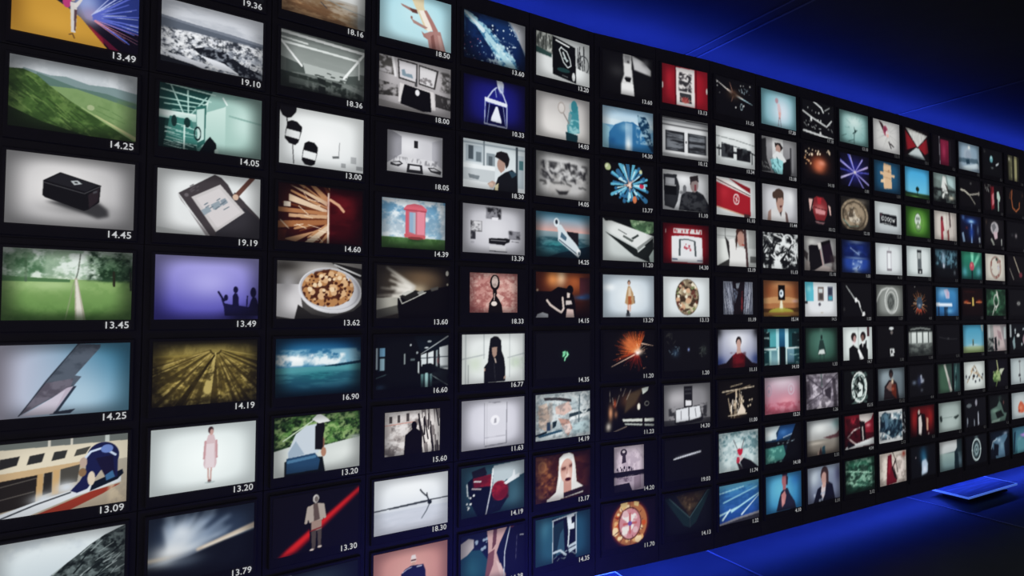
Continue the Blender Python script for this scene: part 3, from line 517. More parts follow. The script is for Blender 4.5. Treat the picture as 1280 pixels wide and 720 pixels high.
S(5, 7, '14.19', 'screen showing red gloved hands holding dark slate pieces on teal',
  'bg 2f5462 1a3644;s 3f6878 .9 .7 .3 .4;p b9c8ce .5 .04 1 0 1 .28 .9 .32 .7 .36 .6 .48 .48 .62;p 0b1222 .1 .3 .3 .1 .47 .3 .44 .62 .38 1 .25 1 .14 .7;p 10182a .4 .6 .7 .6 .74 .7 .6 .96 .38 1;p 8a1c28 .18 .24 .46 .2 .47 .44 .2 .42;n 5c1420 .7 8 6 4 .18 .22 .46 .44;p 1a1a22 .16 .1 .36 .04 .4 .18 .18 .24;l c8ccd0 .03 .2 .3 .3 .32;l b0a4a8 .03 .17 .44 .3 .47;e 9c1e2c .60 .56 .13 .2;n 5e101c .7 6 6 9 .5 .4 .74 .74;p dfe6ea .66 .42 .8 .3 .82 .18 .84 .18 .85 .3 .92 .26 .92 .34 .7 .46;l e8ecee .035 .49 .1 .46 .5;l c8ccd8 .028 .46 .5 .38 1;z 18203a 8 .05 .02 6 .38 .4 .5 .95 0 8;l dce4e8 .025 .09 .34 .1 .56;d e8ecee 14 .016 5 .09 .5 .2 .88;v .35')
S(5, 8, '14.38', 'screen showing a bare arm and torso beside a curved white line on navy',
  'bg 141c34 12183a;p 1c4658 0 .3 .3 .35 .42 .6 .36 1 0 1;s 245868 .15 .7 .2 .3;p b0a8a8 0 .16 .12 .08 .2 .12 .2 .28 .1 .4 0 .46;d 8ca0b8 8 .025 4 .24 .12 .4 .35;p c8a09c .40 0 .72 0 .6 .3 .55 .48 .6 .7 .72 1 .36 1 .42 .6 .42 .3;p 6a4044 .5 0 .56 0 .54 .3 .48 .4;p 7c4c50 .42 .46 .52 .4 .5 .7 .4 1 .36 1;p d8b8b4 .54 .62 .62 .72 .7 1 .62 1;l d4dcea .022 .77 0 .73 .2 .68 .5 .67 .98;p 101226 .79 0 1 0 1 1 .7 1 .7 .5;l 5a5a78 .012 .88 .2 .86 .7;l c8ccd8 .025 .93 .22 .99 .23;s 8a3a3c .8 .02 .04 .02;v .3')

# column 6
S(6, 0, '13.20', 'screen showing a black street poster with a white looped emblem',
  'bg b4b8b8 d4d8d8;r 6c706c 0 0 .3 .45;n c8ccc4 .9 12 5 4 0 0 .3 .4;z 3a3e3a 12 .3 .03 3 .02 .05 .3 .35 88 8;p 2c4844 0 .34 .28 .44 .28 .52 0 .48;p d8dcdc 0 .5 .3 .55 .32 1 0 1;p 0d0f11 .29 .02 .72 .16 .74 .98 .3 .88;l e8ecec .035 .36 .1 .6 .18;l dce4e4 .025 .46 .22 .42 .3 .5 .56 .58 .66 .64 .6 .62 .46 .56 .3 .46 .24;l c8d4d4 .04 .49 .34 .56 .52;l b4c4c4 .03 .5 .46 .58 .5;e 1f4040 .5 .74 .12 .05;l 6a6e70 .02 .48 .86 .58 .88;p b8bcbc .74 .18 1 .26 1 .7 .74 .62;z 26282a 10 .4 .03 5 .76 .24 .98 .6 88 10;o 4a4e50 .88 .5 .1 .2 .03;p dfe3e3 .74 .62 1 .68 1 1 .74 .96;e d0d4d4 .69 .84 .03 .1;v .2')
S(6, 1, '14.03', 'screen showing a teal-toned woman in profile raising a hand mirror',
  'bg b4b1b0 d2cfcb;s dedbd8 .3 .7 .4 .4;v .3;p 3a8c98 .62 .14 .7 .1 .77 .18 .79 .5 .8 .78 .58 .86 .56 .66 .62 .52;e 9fb4b4 .645 .22 .045 .1;e 2f7f8c .7 .2 .06 .14;n 9fd0d4 .8 14 14 5 .6 .5 .8 .85 .58;p 14333c .54 .8 .77 .84 .76 1 .55 1;p 6f9aa0 .6 .34 .66 .4 .62 .6 .56 .74;l 8a8480 .03 .6 .6 .5 .4;o a8a09a .46 .28 .06 .12 .03;e cfcac6 .46 .28 .05 .09')
S(6, 2, '14.05', 'screen showing grey motorbikes blurred in a rowdy crowd, black and white',
  'bg 9c9c9c b0aeac;n c4c4c4 .7 5 4 3;s d8d8d8/.8 .5 .15 .5 .15;n 3a3a3c .95 10 7 6 .08 .2 .95 .6 .5;z 26262a 22 .2 .05 4 .1 .24 .92 .6 60 50;n e4e4e4 .8 14 10 11 .2 .25 .9 .6 .6;z 4c4c4c 10 .16 .05 8 .1 .62 1 .72 5 20;p 2a2a2c .34 .8 .42 .84 .56 .82 .6 .8 .56 .9 .42 .92;s c4c2c0/.8 .4 .74 .2 .08;f .015;v .55')
S(6, 3, '14.25', 'screen showing a robotic white arm stretched over a sea at sunset',
  'bg 3f8fb4 e0a8a0;gr 4a9cc0 dca69c 0 0 1 .42;gr 8aa0a8 17444f 0 .42 1 1;s 2a8a90/.8 .35 .72 .3 .14;n 123a48 .7 4 10 4 0 .55 1 1;p 0e2634 .4 .9 1 .7 1 1 .2 1;p 1e1c22 .56 .4 .78 .42 .78 .72 .6 .6;p cfdce2 .37 .26 .45 .26 .6 .5 .74 .68 .82 .84 .78 .98 .66 .86 .4 .62 .4 .44;e d8e4ea .37 .22 .05 .1;e 283440 .37 .21 .025 .05;p 4a6a80 .46 .42 .56 .54 .54 .62 .44 .54;l 2a3c4c .02 .42 .6 .76 .9;e eef2f4 .78 .86 .04 .08;e 5c707c .79 .88 .02 .04;v .5')
S(6, 4, '14.15', 'screen showing two black-clad people in an embrace against an amber glow',
  'bg 6a2c14 1a0c0c;s f0d0a8 .45 .1 .14 .25;s e08a48 .3 .12 .14 .25;s a85428 .7 .2 .2 .3;p 4a2228 .8 .1 1 .1 1 .6 .8 .5;s 2e4a78 .85 .55 .18 .06;s 28406a .95 .52 .1 .08;p 0d0a0c 0 .42 .28 .42 .4 .32 .6 .36 .68 .5 .72 .7 .72 1 .0 1;e 0d0a0c .62 .38 .06 .1;p d8c8c0 .56 .44 .62 .46 .61 .56 .56 .56;p cfc4c0 .54 .62 .64 .62 .66 .7 .54 .72;l d4c4bc .05 .2 .62 .26 .72 .4 .84 .46 .88 .5 .8 .48 .56;p d8bcb4 .56 .8 .68 .82 .7 1 .54 1;p b8bcc4 .03 .92 .12 .88 .22 .92 .22 1 0 1;s f0d8c0 .03 .4 .02 .03;v .4')
S(6, 5, '14.35', 'black screen with one tiny glowing green glyph in the middle',
  'bg 101014 0e0e12;s 1f5a3c .53 .5 .07 .1;l 7fe0a8 .03 .49 .44 .53 .43 .52 .5 .49 .53 .5 .46;l a4f0c0 .03 .56 .44 .57 .52 .53 .56;l 8ae8b4 .03 .53 .56 .52 .62;l 7fe0a8 .025 .57 .45 .59 .5')
S(6, 6, '14.19', 'screen showing pale mint car interior parts and hands under an open bonnet',
  'bg b9c8cc a8b8bc;n e0e6e6 .8 7 6 3;p d8c4b4 .05 .25 .2 .2 .25 .5 .18 .8 .06 .7;n 8a7466 .5 10 10 5 .02 .2 .3 .8;p dcbcb0 .35 .3 .6 .2 .66 .4 .5 .5 .36 .45;p c49484 .4 .55 .6 .6 .66 .8 .58 .96 .5 .8;p 3a3436 .14 .08 .42 .1 .64 .16 .64 .22 .4 .16 .16 .14;p 2c3e46 .6 .48 1 .4 1 .46 .6 .56;p e8eeee .6 .56 1 .47 1 .53 .6 .64;o e4ecec .88 .25 .09 .22 .05;l 5a6e74 .03 .8 .1 .78 .7;p 27506a .02 .88 .45 .8 .5 .86 .1 .95;p 1a2c34 .3 .62 .38 .6 .36 .72 .3 .76;p 283c58 .2 .62 .26 .62 .26 .8 .2 .8;p dce8ea 0 .94 .5 .84 .52 .9 .1 1 0 1;p 101c22 0 .86 .2 .8 .2 .84 0 .9;p e8d0c8 .48 .72 .62 .68 .64 .86 .54 .92;p b8d0d4 .66 .7 .98 .66 .98 .92 .68 .94;n 405058 .35 18 16 8 0 0 1 1 .64;v .2')
S(6, 7, '13.17', 'screen showing a platinum-haired woman with dark lips against brown ornaments',
  'hg 6e3a1e 4a2018;n a8683a .8 8 7 3 0 .05 .4 .9 .52;n 34140e .8 6 6 7;o b07a48 .12 .24 .06 .1 .04;s 8a5432 .12 .24 .1 .2;v .3;p dcdcd8 .42 .1 .5 .02 .6 0 .68 .06 .72 .3 .74 .66 .88 .8 .86 .92 .3 1 .2 .96 .36 .82 .4 .5;p f0f0ec .44 .14 .52 .04 .62 .02 .66 .1 .6 .12 .5 .2 .46 .5 .4 .8 .42 .4;e d8a898 .565 .4 .12 .27;p c89080 .5 .6 .64 .6 .64 .9 .5 .92;s f0d0c4 .58 .52 .05 .12;p 3a2020/.8 .46 .32 .54 .3 .54 .35 .47 .37;p 3a2020/.8 .60 .28 .67 .25 .67 .3 .61 .33;s 8a5044/.8 .5 .34 .06 .06;s 8a5044/.8 .64 .29 .05 .06;e 5a1818 .58 .58 .055 .04;e 2e0c0c .58 .58 .035 .018;l b07868 .015 .57 .34 .56 .46;p e4e4e0 .66 .08 .7 .3 .69 .6 .64 .7 .66 .4;p d8d4d0 .2 .94 .4 .88 .44 1 .2 1;p 2a1a1c .5 .86 .9 .78 .9 .88 .5 .96;v .2')
S(6, 8, '14.35', 'screen showing teal shutters parted around a dark curtained interior',
  'hg 2a5c70 1f4a66;s 3a7288 .15 .2 .12 .3;r 0e1420 .3 .06 .72 1;p 18303a .32 .2 .5 .12 .52 .8 .32 .9;p 2f5468 .44 .4 .5 .3 .52 .8 .36 .86;l c8d8e4 .02 .31 .12 .3 .98;l c4d0da .03 .3 .1 .74 .02;p dce4ec .58 .04 .7 .02 .7 .36 .6 .36;p 141820 .64 .1 .7 .08 .7 .22 .65 .24;l dce8f0 .035 .57 .06 .6 .4 .58 .7;l c8d8e8 .02 .73 .0 .73 .9;l b8c8d4 .05 .32 .78 .44 .76 .54 .88;p b4c4d0 .58 .7 .72 .64 .72 .8 .6 .86;l 1a2430 .02 .6 .76 .72 .72;z a0b4c4 8 .12 .02 4 .32 .8 .7 .95 0 40;v .35')

# column 7
S(7, 0, '13.60', 'dark screen showing a ghostly white gown lit by a slanting wedge of light',
  'bg 131316 101012;s 2c2c2e .3 .45 .2 .2;p d4d4d4 .40 .0 .56 .0 .58 .4 .6 .72 .62 .98 .36 .98 .36 .74 .42 .5;p 8a8a8c .42 .02 .54 .02 .54 .22 .42 .22;p bcbcbe .57 .0 .8 .1 .96 .28 .96 .42 .62 .34;s 5a5a5c/.8 .85 .12 .1 .12;l 1a1a1c .014 .565 .0 .575 .36;e 222224 .5 .18 .02 .03;p 26262a .44 .55 .56 .55 .54 .62 .46 .62;f .014;p e4e4e4 .38 .72 .6 .7 .62 .98 .36 .98;p 141416 .42 .58 .56 .56 .54 .66 .46 .66;v .3')
S(7, 1, '14.30', 'screen showing a blue domed road with a crouching figure under pale sky',
  'bg 5d9cc8 7fb4d4;gr 8ab8d8 d4e4ec 0 0 1 .34;n b8d4e4 .7 3 8 3 0 0 1 .4;p d0e2ea 0 .3 1 .3 1 .42 0 .44;p 8fc4d8 0 .42 .14 .5 .12 1 0 1;p 2a6ea4 .12 .86 .13 .62 .24 .42 .4 .32 .6 .3 .76 .42 .86 .64 1 1 .12 1;s 6aa4c8 .45 .45 .14 .14;r dcecf4/.35 .44 .34 .58 1;s e4f0f4 .5 .9 .07 .3;p 133a5c .68 .1 .76 .14 .84 .12 .92 .3 .96 .7 1 .8 1 1 .88 .8 .76 .5 .7 .36;n a8ccdc .8 14 12 4 .66 .1 1 .8 .6;s 1f5c94 .2 .8 .08 .1;v .35')
S(7, 2, '13.77', 'screen showing a burst of turquoise capsules round a bright core on black',
  'bg 0e0e10 0c0c0e;y 2f6c98 .52 .5 .1 .62 15 0 360 -.13 3;y 5cb4d4 .52 .5 .12 .6 14 10 370 -.1 9;y b8e4ee .52 .5 .12 .52 12 0 360 -.06 12;d 2c6c9c 14 .035 5 .24 .2 .82 .9;e c8284c .76 .5 .045 .06;e d8784a .62 .84 .04 .09;e b4c48c .1 .12 .06 .08 40;e e0e4c0 .08 .1 .02 .05 40;e c8d0a0 .74 .16 .03 .05;y e8a890 .52 .5 .0 .18 7 0 360 .05 4;s f4e0d4 .52 .5 .05 .08;d 103048 12 .022 8 .28 .25 .8 .85')
S(7, 3, '11.20', 'screen showing a slim white device on a table beside green leaves',
  'bg d8dedc c0c8c6;p 121614 0 0 .6 0 .55 .1 .98 .3 1 .7 .6 .5 .1 .14;p 101412 .15 0 1 0 1 .36 .7 .3;p 6c9468 .52 0 1 .02 1 .26 .9 .32 .7 .28 .56 .16;n b4d0a4 .9 8 6 4 .54 0 1 .3 .58;n 2c4830 .7 8 6 9 .54 0 1 .3 .62;p dce0de 0 .08 .16 .06 .6 .22 .98 .36 .66 .66 .1 .3;p 8a908e .66 .66 .98 .36 .98 .42 .68 .74;p 1c2220 .04 .32 .66 .7 .68 .78 .98 .46 1 1 .9 1 .6 .86;p 3a4240 .55 .44 .68 .34 .7 .38 .58 .48;p 5a625e .4 .38 .6 .5 .56 .54 .38 .42;l 1c2220 .014 .3 .26 .46 .36;p a8b8b4 .9 .86 1 .66 1 1 .92 1;v .25')
S(7, 4, '13.29', 'screen showing a model in a long tan coat on icy blue',
  'rg e4ecf0 b8c8d4 .5 .5 .8;s f0f6f8 .12 .3 .14 .1;p b89468 .48 .26 .52 .26 .58 .42 .61 .66 .55 .7 .46 .7 .42 .66 .45 .42;p d8c0a0 .49 .3 .53 .3 .55 .6 .48 .62;p b0582c .48 .5 .54 .5 .55 .68 .48 .7;l 5a4030 .02 .6 .5 .61 .66;e 4a3024 .5 .18 .028 .06;e c89c84 .5 .2 .02 .05;p d8a48c .47 .7 .5 .7 .5 .86 .47 .86;p d8a48c .51 .7 .54 .7 .53 .86 .51 .86;p 1e2024 .46 .82 .5 .84 .51 .96 .45 .96;p 4a5058/.7 .44 .9 .53 .9 .52 .98 .44 .98;v .22')
S(7, 5, '11.20', 'screen showing orange sparks fanning from a white hot point',
  'bg 0f0e10 0d0c0e;y b43a14 .66 .5 .02 .75 34 160 300 .03 3;y e06a28 .66 .5 .02 .62 30 170 290 .02 7;y 8a1f14 .66 .5 .02 .5 20 60 170 .025 11;y f0a060 .66 .5 .02 .45 14 180 300 .016 2;s d87038/.8 .5 .3 .16 .22;s f4d8c4 .68 .5 .09 .08;s fff4ec .66 .52 .04 .05;t f0c8b0 .03 .01 .6 .56 .16 .82;t e0b8a0 .03 .01 .75 .3 .98 .36;y ffd0b0 .68 .48 .02 .3 9 -120 20 .012 6;d e09068 14 .01 9 .3 .05 .9 .9;v .2')
S(7, 6, '11.23', 'dark screen showing white light strips receding past an amber figure',
  'bg 100e0e 0c0b0c;s 5c3a24 .5 .3 .2 .2;p 4a3a28 .46 .16 .8 0 .6 .4 .4 .6;f .02;p d8e0d8 .74 .04 .88 .0 .86 .1 .76 .18;e d8d4cc .68 .46 .03 .08;s f0ecd8 .68 .46 .025 .05;o 6a6a66 .84 .4 .04 .05 .02;p d0d4cc .36 .72 .98 .76 .98 .84 .38 .78;p b8c0ba .4 .82 .98 .9 .98 .95 .42 .86;r 14100e .75 .7 .79 1;s d8946a .14 .56 .05 .2;s f0e4d8 .1 .88 .06 .12;s a84a28 .22 .36 .04 .12;s 8a5a40 .24 .6 .04 .1;z 9a9088 6 .3 .02 4 .1 0 .5 .3 100 20;l 8a7a70 .03 .2 1 .44 .9;v .3')
S(7, 7, '14.20', 'narrow portrait picture of a carved totem and small figures in mauve grey',
  'bg c0b0be a898a8;n d8c8d4 .8 6 6 3 0 0 1 .55;e 3a3040 .32 .14 .11 .08;e d0c4cc .32 .12 .05 .03;p 3a3040 .28 .2 .38 .2 .4 .36 .26 .38;d 2c2434 10 .03 3 .1 .46 .64 .54;z 2c2434 8 .13 .03 3 .1 .5 .64 .6 88 8;r 1c1824 0 .56 1 .68;p 6a5a6c .1 .68 .6 .7 .6 .8 .1 .78;n a898a8 .8 8 8 6 0 .66 1 1;p 1e1a28 0 .84 .5 .82 .6 1 0 1;p 8a7888 .66 .7 .9 .68 .9 .96 .66 1;v .3', (.224, .02, .862, .80))
S(7, 8, '11.70', 'screen showing a round kaleidoscope rosette in orange, yellow and cream',
  'bg 130d18 120c1a;e a83414/.6 .5 .5 .36 .53;f .03;e b06a3c .5 .5 .33 .49;d e0a868 22 .06 3 .22 .06 .78 .94;d c8501c 14 .05 7 .22 .1 .78 .9;d ecd0a0 18 .055 9 .2 .08 .76 .9;o 5a2c28 .5 .5 .21 .36 .03;e c8848c .5 .5 .2 .34;d e4dcd8 9 .085 5 .36 .24 .62 .74;d d8b0b4 8 .06 15 .36 .24 .64 .76;l c05c5c .05 .5 .28 .5 .72;l c05c5c .05 .38 .5 .62 .5;e 7050a0 .5 .5 .04 .055;p d8b878 .32 .02 .46 .0 .44 .12 .34 .14;p d8b878 .58 .0 .68 .04 .66 .14 .58 .1;y 4a1410 .5 .5 .36 .52 14 0 360 .03 4;v .1')

# column 8
S(8, 0, '13.13', 'screen showing a white calligraphy scroll between two red panels',
  'hg 8a1420 a41826;r 5c0c16 .28 0 .31 1;r 5c0c16 .72 0 .75 1;s c42434/.6 .14 .4 .1 .4;p dcd8d6 .3 .04 .7 .02 .71 .98 .31 .98;n 2e2c30 .95 10 12 4 .36 .14 .64 .62 .5;p 38383c .38 .66 .63 .66 .64 .9 .38 .9;y d8a090 .5 .92 .02 .26 9 200 340 .04 3;p a03030/.7 .44 .76 .56 .76 .58 .9 .42 .9;e e4dcd8 .01 .55 .02 .08;e e4dcd8 .98 .5 .02 .08;v .2')
S(8, 1, '10.12', 'screen showing a grey cabinet front with two glazed black panels',
  'bg b4b6b8 c0c2c4;r 8a8c90 0 .06 1 .12;l 1c1c20 .03 0 .02 1 .04;l 2c2c30 .02 0 .2 1 .2;r d4d6d8 0 .24 1 .34;r e0e2e4 0 .34 .06 .86;r 26282c .07 .34 .47 .84;r 26282c .55 .34 .95 .84;n 8a9098 .8 2 22 4 .09 .36 .45 .82;n 8a9098 .8 2 22 8 .57 .36 .93 .82;r dcdee0 .47 .28 .55 .92;e 3a3a3e .51 .58 .015 .03;r e4e6e8 0 .84 1 .9;r a8aaac 0 .92 1 1;v .3')
S(8, 2, '11.10', 'black and white screen showing a man in a jacket beside a large machine',
  'bg c4c6c8 b0b2b6;s e4e6e8 .45 .2 .2 .2;p 2a2c30 .02 .12 .3 .1 .36 .4 .34 .7 .24 .96 .04 .9;r 9a9ca0 .06 .2 .26 .36;r 101214 .04 .4 .3 .62;l d4d6d8 .02 .06 .38 .28 .38;l c8cacc .02 .3 .15 .38 .4 .3 .9;p 1c1e22 .34 .98 .4 .6 .5 .5 .62 .5 .74 .46 .88 .54 1 .78 1 1;n 4c4e52 .6 10 10 4 .36 .5 .96 1;e 8a7c7a .68 .3 .09 .2;p 2c2628 .58 .12 .76 .06 .78 .24 .72 .2 .62 .24 .6 .34;p 7c3a40 .68 .3 .72 .3 .72 .46 .68 .46;e 6a6c70 .47 .44 .04 .1;v .3')
S(8, 3, '14.30', 'screen showing a white card with a lyre bracket on a red frame',
  'rg b01c28 6a0c14 .5 .5 .8;r d8d0d0 .22 .12 .84 .24;z b01c28 9 .06 .05 3 .24 .14 .82 .22 90 10;p dfe1e4 .18 .32 .5 .29 .84 .32 .86 .96 .18 .95;p 4a5458 .34 .4 .38 .4 .37 .8 .33 .8;p 4a5458 .66 .42 .7 .42 .72 .8 .68 .8;l 5a6468 .03 .35 .4 .52 .38 .68 .42;l c04858 .03 .46 .6 .58 .6;d c04858 6 .03 3 .46 .5 .6 .66;l 3a4c70 .03 .2 .88 .3 .89;l 3a4c70 .03 .74 .9 .84 .9;l e8dcdc .02 .06 .16 .06 .24;s 4a080c/.8 1 .95 .15 .2;v .45')
S(8, 4, '13.13', 'screen showing an oval patterned with brown foliage on white',
  'bg e0e7e8 d8e0e2;c e .51 .5 .25 .44;bg 8a7a60 8a7058;n d8cca8 .9 9 8 3;n 3c2c20 .95 10 10 5 0 0 1 1 .55;d d4a884 14 .05 5 .3 .1 .75 .9;d 6a3c30 14 .04 9 .3 .1 .75 .9;d e8e0c8 12 .035 11 .3 .1 .75 .9;d 7c8a58 8 .03 4 .3 .1 .75 .9;c;o 6a5a4a .51 .5 .25 .44 .012;v .12')
S(8, 5, '1.20', 'almost black screen showing faint blue gleams on a dim workbench',
  'bg 121215 101013;s 8a9cd8 .53 .48 .025 .05;s 2a3c50 .25 .55 .09 .12;z 5c7080 6 .12 .02 3 .12 .4 .35 .65;s 2c3230 .86 .5 .08 .14;z 5a605c 6 .12 .015 5 .76 .4 .98 .65;z 2c2c2c 8 .14 .03 8 .08 .0 .25 .3')
S(8, 6, '14.30', 'screen showing an open white book on a desk beneath a dark window',
  'bg 7c7c80 9a989c;s b4b2b6 .3 .35 .3 .2;gr 4a4a4e 3a3a3e 0 .86 1 1;r 1c1c20 .42 .06 .6 .58;r 38383c .44 .12 .58 .16;r 38383c .44 .22 .58 .26;p e0e0e4 .45 .4 .58 .42 .58 .54 .45 .54;p 202024 .22 .96 .25 .6 .76 .54 .84 .88 .8 .94 .3 1;p dcdfe4 .25 .62 .51 .58 .52 .9 .25 .92;p dcdfe4 .53 .58 .76 .56 .8 .84 .54 .9;l 6a6a70 .02 .36 .66 .36 .86;l 6a6a70 .02 .66 .62 .68 .82;l 4a4a50 .015 .52 .57 .53 .92;n 2a2a2e .9 8 10 4 .1 .55 .24 .9;n 2a2a2e .9 8 10 6 .77 .5 .92 .85;v .3')
S(8, 7, '19.03', 'black screen showing one thin white rod lying almost level',
  'bg 0f0f13 0e0e12;s 3a3a44 .5 .42 .25 .05;t c8ccd8 .03 .02 .2 .49 .78 .38;l dce0e8 .014 .2 .48 .76 .36;l 8a8e9a .012 .24 .45 .78 .35')
S(8, 8, '14.13', 'screen showing a dark teal chevron framing a dim brown figure',
  'bg 12161c 0e1018;p 2e261c .24 .06 .9 .0 .52 .6;s 5c4832 .52 .2 .16 .22;s 7a6248 .52 .34 .03 .12;n 1a120c .6 8 8 3 .3 0 .8 .5;p 16282c 0 .1 .1 .08 .52 .62 .52 .86 .4 .8;p 16282c 1 0 .92 .02 .54 .62 .54 .86 .66 .76;l 40585c .02 .1 .1 .52 .62;l 40585c .02 .94 .0 .53 .62;l 4a6468 .012 .53 .62 .53 .86;v .4')

# column 9
S(9, 0, '11.15', 'black screen showing a long white and orange streak with a starry flare',
  'bg 0f0f12 0d0d10;t d8d4d0 .05 .01 .42 .38 .02 .12;t a8ccd8 .07 .01 .44 .38 .95 .56;t f0e0d4 .05 .02 .3 .3 .7 .46;s d88868 .46 .38 .06 .08;t d89880 .03 .01 .44 .36 .36 .1;t d89880 .03 .01 .46 .4 .4 .6;l a8c0cc .02 .66 .2 .68 .3 .74 .3;z 8aa0ac 6 .12 .02 3 .6 .18 .85 .34;o 9ab0b8 .66 .68 .03 .08 .03;d c8c8c8 9 .018 4 .04 -.05 .9 .75;s 3a2a20 .46 .4 .2 .16')
S(9, 1, '13.34', 'screen showing a black shelving unit in two boxes on a white wall',
  'bg dfe4e4 d0d6d6;l 7a8080 .02 0 .26 .5 .29 1 .36;r 17181b .14 .44 .44 .78;r 17181b .52 .5 .88 .82;n 4a5054 .7 8 4 4 .14 .46 .88 .8 .6;l 22262a .04 .02 .58 .14 .58;l 22262a .03 .08 .5 .08 .76;r 22262a .44 .6 .54 .66;l 22262a .035 .88 .55 1 .6;l 22262a .03 .92 .58 .92 .86;l 3a4044 .02 .14 .42 .9 .52;s b4bcbc/.7 .5 .86 .4 .05;v .2')
S(9, 2, '11.10', 'screen showing a red banner with a round white seal hung between pale beams',
  'bg c8cccc dce0e0;p 8a1a22 .3 0 .86 .2 .86 .34 .6 .2;p e4e0dc 0 .02 .3 .06 .86 .36 .86 .44 0 .12;l 2c1414 .02 0 .07 .86 .4;p a81c28 0 .14 .86 .44 .87 .96 .8 .96 0 .78;s c42c38/.6 .2 .4 .15 .2;l d8b090 .03 0 .78 .84 .98;o e4d4d4 .5 .54 .07 .13 .035;l e4d4d4 .025 .46 .5 .54 .58;l e4d4d4 .025 .52 .46 .49 .62;p 4a3030 .7 .9 .86 .92 .84 1 .7 1;v .15')
S(9, 3, '13.19', 'screen showing a person in white raising both arms in a bare room',
  'bg c4c8c6 b4b8b6;r 8a8e8c .2 0 .22 .3;r 7a7e7c 0 .2 .5 .22;p d8dcd8 0 .3 .24 .3 .36 .8 0 1;p 3a3a38 0 1 .34 .78 .4 .86 .3 1;p 2e2c2c .2 .22 .3 .36 .38 .7 .3 .8;r a4a8a6 .8 0 1 .5;p 4a3434 .68 0 .74 .0 .8 1 .7 1;p e0e0de .3 .3 .42 .26 .5 .5 .6 .48 .72 .52 .74 1 .3 1 .32 .72;e 4a2c26 .58 .08 .1 .12;e b4887a .6 .26 .09 .2;p 3a2622 .5 .06 .52 .3 .48 .56 .46 .3;e a8544a .66 .42 .04 .03;r 5c5e5c .84 .7 1 .88;v .2')
S(9, 4, '11.19', 'smaller picture of a pinstriped grey coat opening on dark cloth',
  'bg 8a90a0 6c7284;z 3a3e4c 14 .9 .025 3 0 .1 .35 .9 80 8;z 3a3e4c 14 .9 .025 5 .65 .1 1 .9 100 8;z c4c8d4 12 .9 .02 9 .02 .1 .32 .9 80 6;z c4c8d4 12 .9 .02 4 .7 .1 1 .9 100 6;p 1a141a .3 0 .72 0 .7 .4 .66 1 .34 1 .36 .5;p 5a6478 .34 .2 .5 .3 .4 .66 .36 .6;p 6a2428 .6 .3 .66 .28 .64 .9 .58 .9;p 7c848f .42 .06 .56 .04 .5 .24 .44 .24;n 1a1418 .6 8 8 7 .3 .2 .7 1;v .25', (.16, .05, 1.0, .70))
S(9, 5, '11.11', 'screen showing a person in a dark red jersey with arms spread before white light',
  'bg b0b4c4 8a90b0;s e4e6ee .5 .3 .35 .35;s 3a4c8c .02 .85 .2 .2;s 3a4c8c 1 .8 .2 .2;s 26282e 0 .05 .12 .2;s 26282e 1 .05 .12 .2;p 1a1018 0 .9 .2 .86 .36 .68 .46 .6 .58 .6 .68 .68 .86 .88 1 .92 1 1 0 1;p 6e141c .36 .68 .46 .6 .58 .6 .68 .68 .66 1 .36 1;n 3a0c12 .6 6 6 4 .3 .6 .7 1;p c0988e .48 .46 .56 .46 .58 .62 .46 .64;e 241c1e .52 .32 .07 .13;e c49c90 .52 .38 .055 .12;v .2')
S(9, 6, '11.00', 'dark screen showing gold bicycle frames glinting in a mirrored display',
  'bg 14110f 100e0c;s 4a3a2a .45 .9 .2 .1;l d0c0a8 .03 .1 .28 .5 .24 .9 .2;l a89880 .025 .3 .16 .6 .1;l 8a7860 .025 .2 .34 .8 .16;z c8b498 16 .4 .035 4 .24 .35 .6 .8 86 12;z f0e4d4 9 .22 .03 7 .3 .3 .6 .85 88 20;p e0d0bc .5 .78 .58 .6 .68 .8 .66 .9 .44 .9;l d8c8b0 .025 .24 .9 .7 .88;d c8b8a0 8 .02 4 .62 .5 .85 .7;v .2')
S(9, 7, '11.74', 'screen showing a red heart-shaped head with antennae on frosty teal',
  'bg 9ab4b8 b4c8ca;n 4f7880 .8 10 9 3 0 0 1 .7 .54;n d4e2e2 .7 12 10 8 0 0 1 1 .58;s d4e4e4 .5 .35 .12 .2;l 5a5458 .02 .46 .46 .36 .2;l 5a5458 .02 .56 .46 .64 .2;p c4203c .45 .48 .5 .44 .54 .47 .6 .46 .58 .58 .53 .66 .47 .58;p b83048 .44 .66 .5 .66 .52 .76 .48 .86 .43 .8;p c8b4b4 .5 .62 .54 .62 .62 .72 .52 .78;p 15141c .52 .8 .62 .7 .8 .8 1 1 .6 1;p 2a242c .44 .8 .52 .84 .6 1 .5 1;v .2')
S(9, 8, '1.22', 'screen showing blue pool water crossed by pale lane lines',
  'bg 3f8cbc 1c3fa4;gr 5aa4c4 3a80b4 0 0 1 .2;n 1c4c90 .7 5 10 3 0 .1 1 .9;t 9ad0e0 .03 .03 0 .2 .6 .12;t 8ac4d8 .035 .03 .1 .44 .95 .18;t a8d4e4 .05 .03 0 .74 .5 .6;t a8dcec .05 .03 .3 .7 1 .36;t c4dcec .05 .02 .55 .82 1 .4;t c8e4f0 .06 .04 .08 .86 .26 .64;p 8a8a94 0 .95 .4 .88 1 .82 1 .92 .3 1 0 1;p 3a3a48 0 1 .5 .92 1 .88 1 1;v .2')

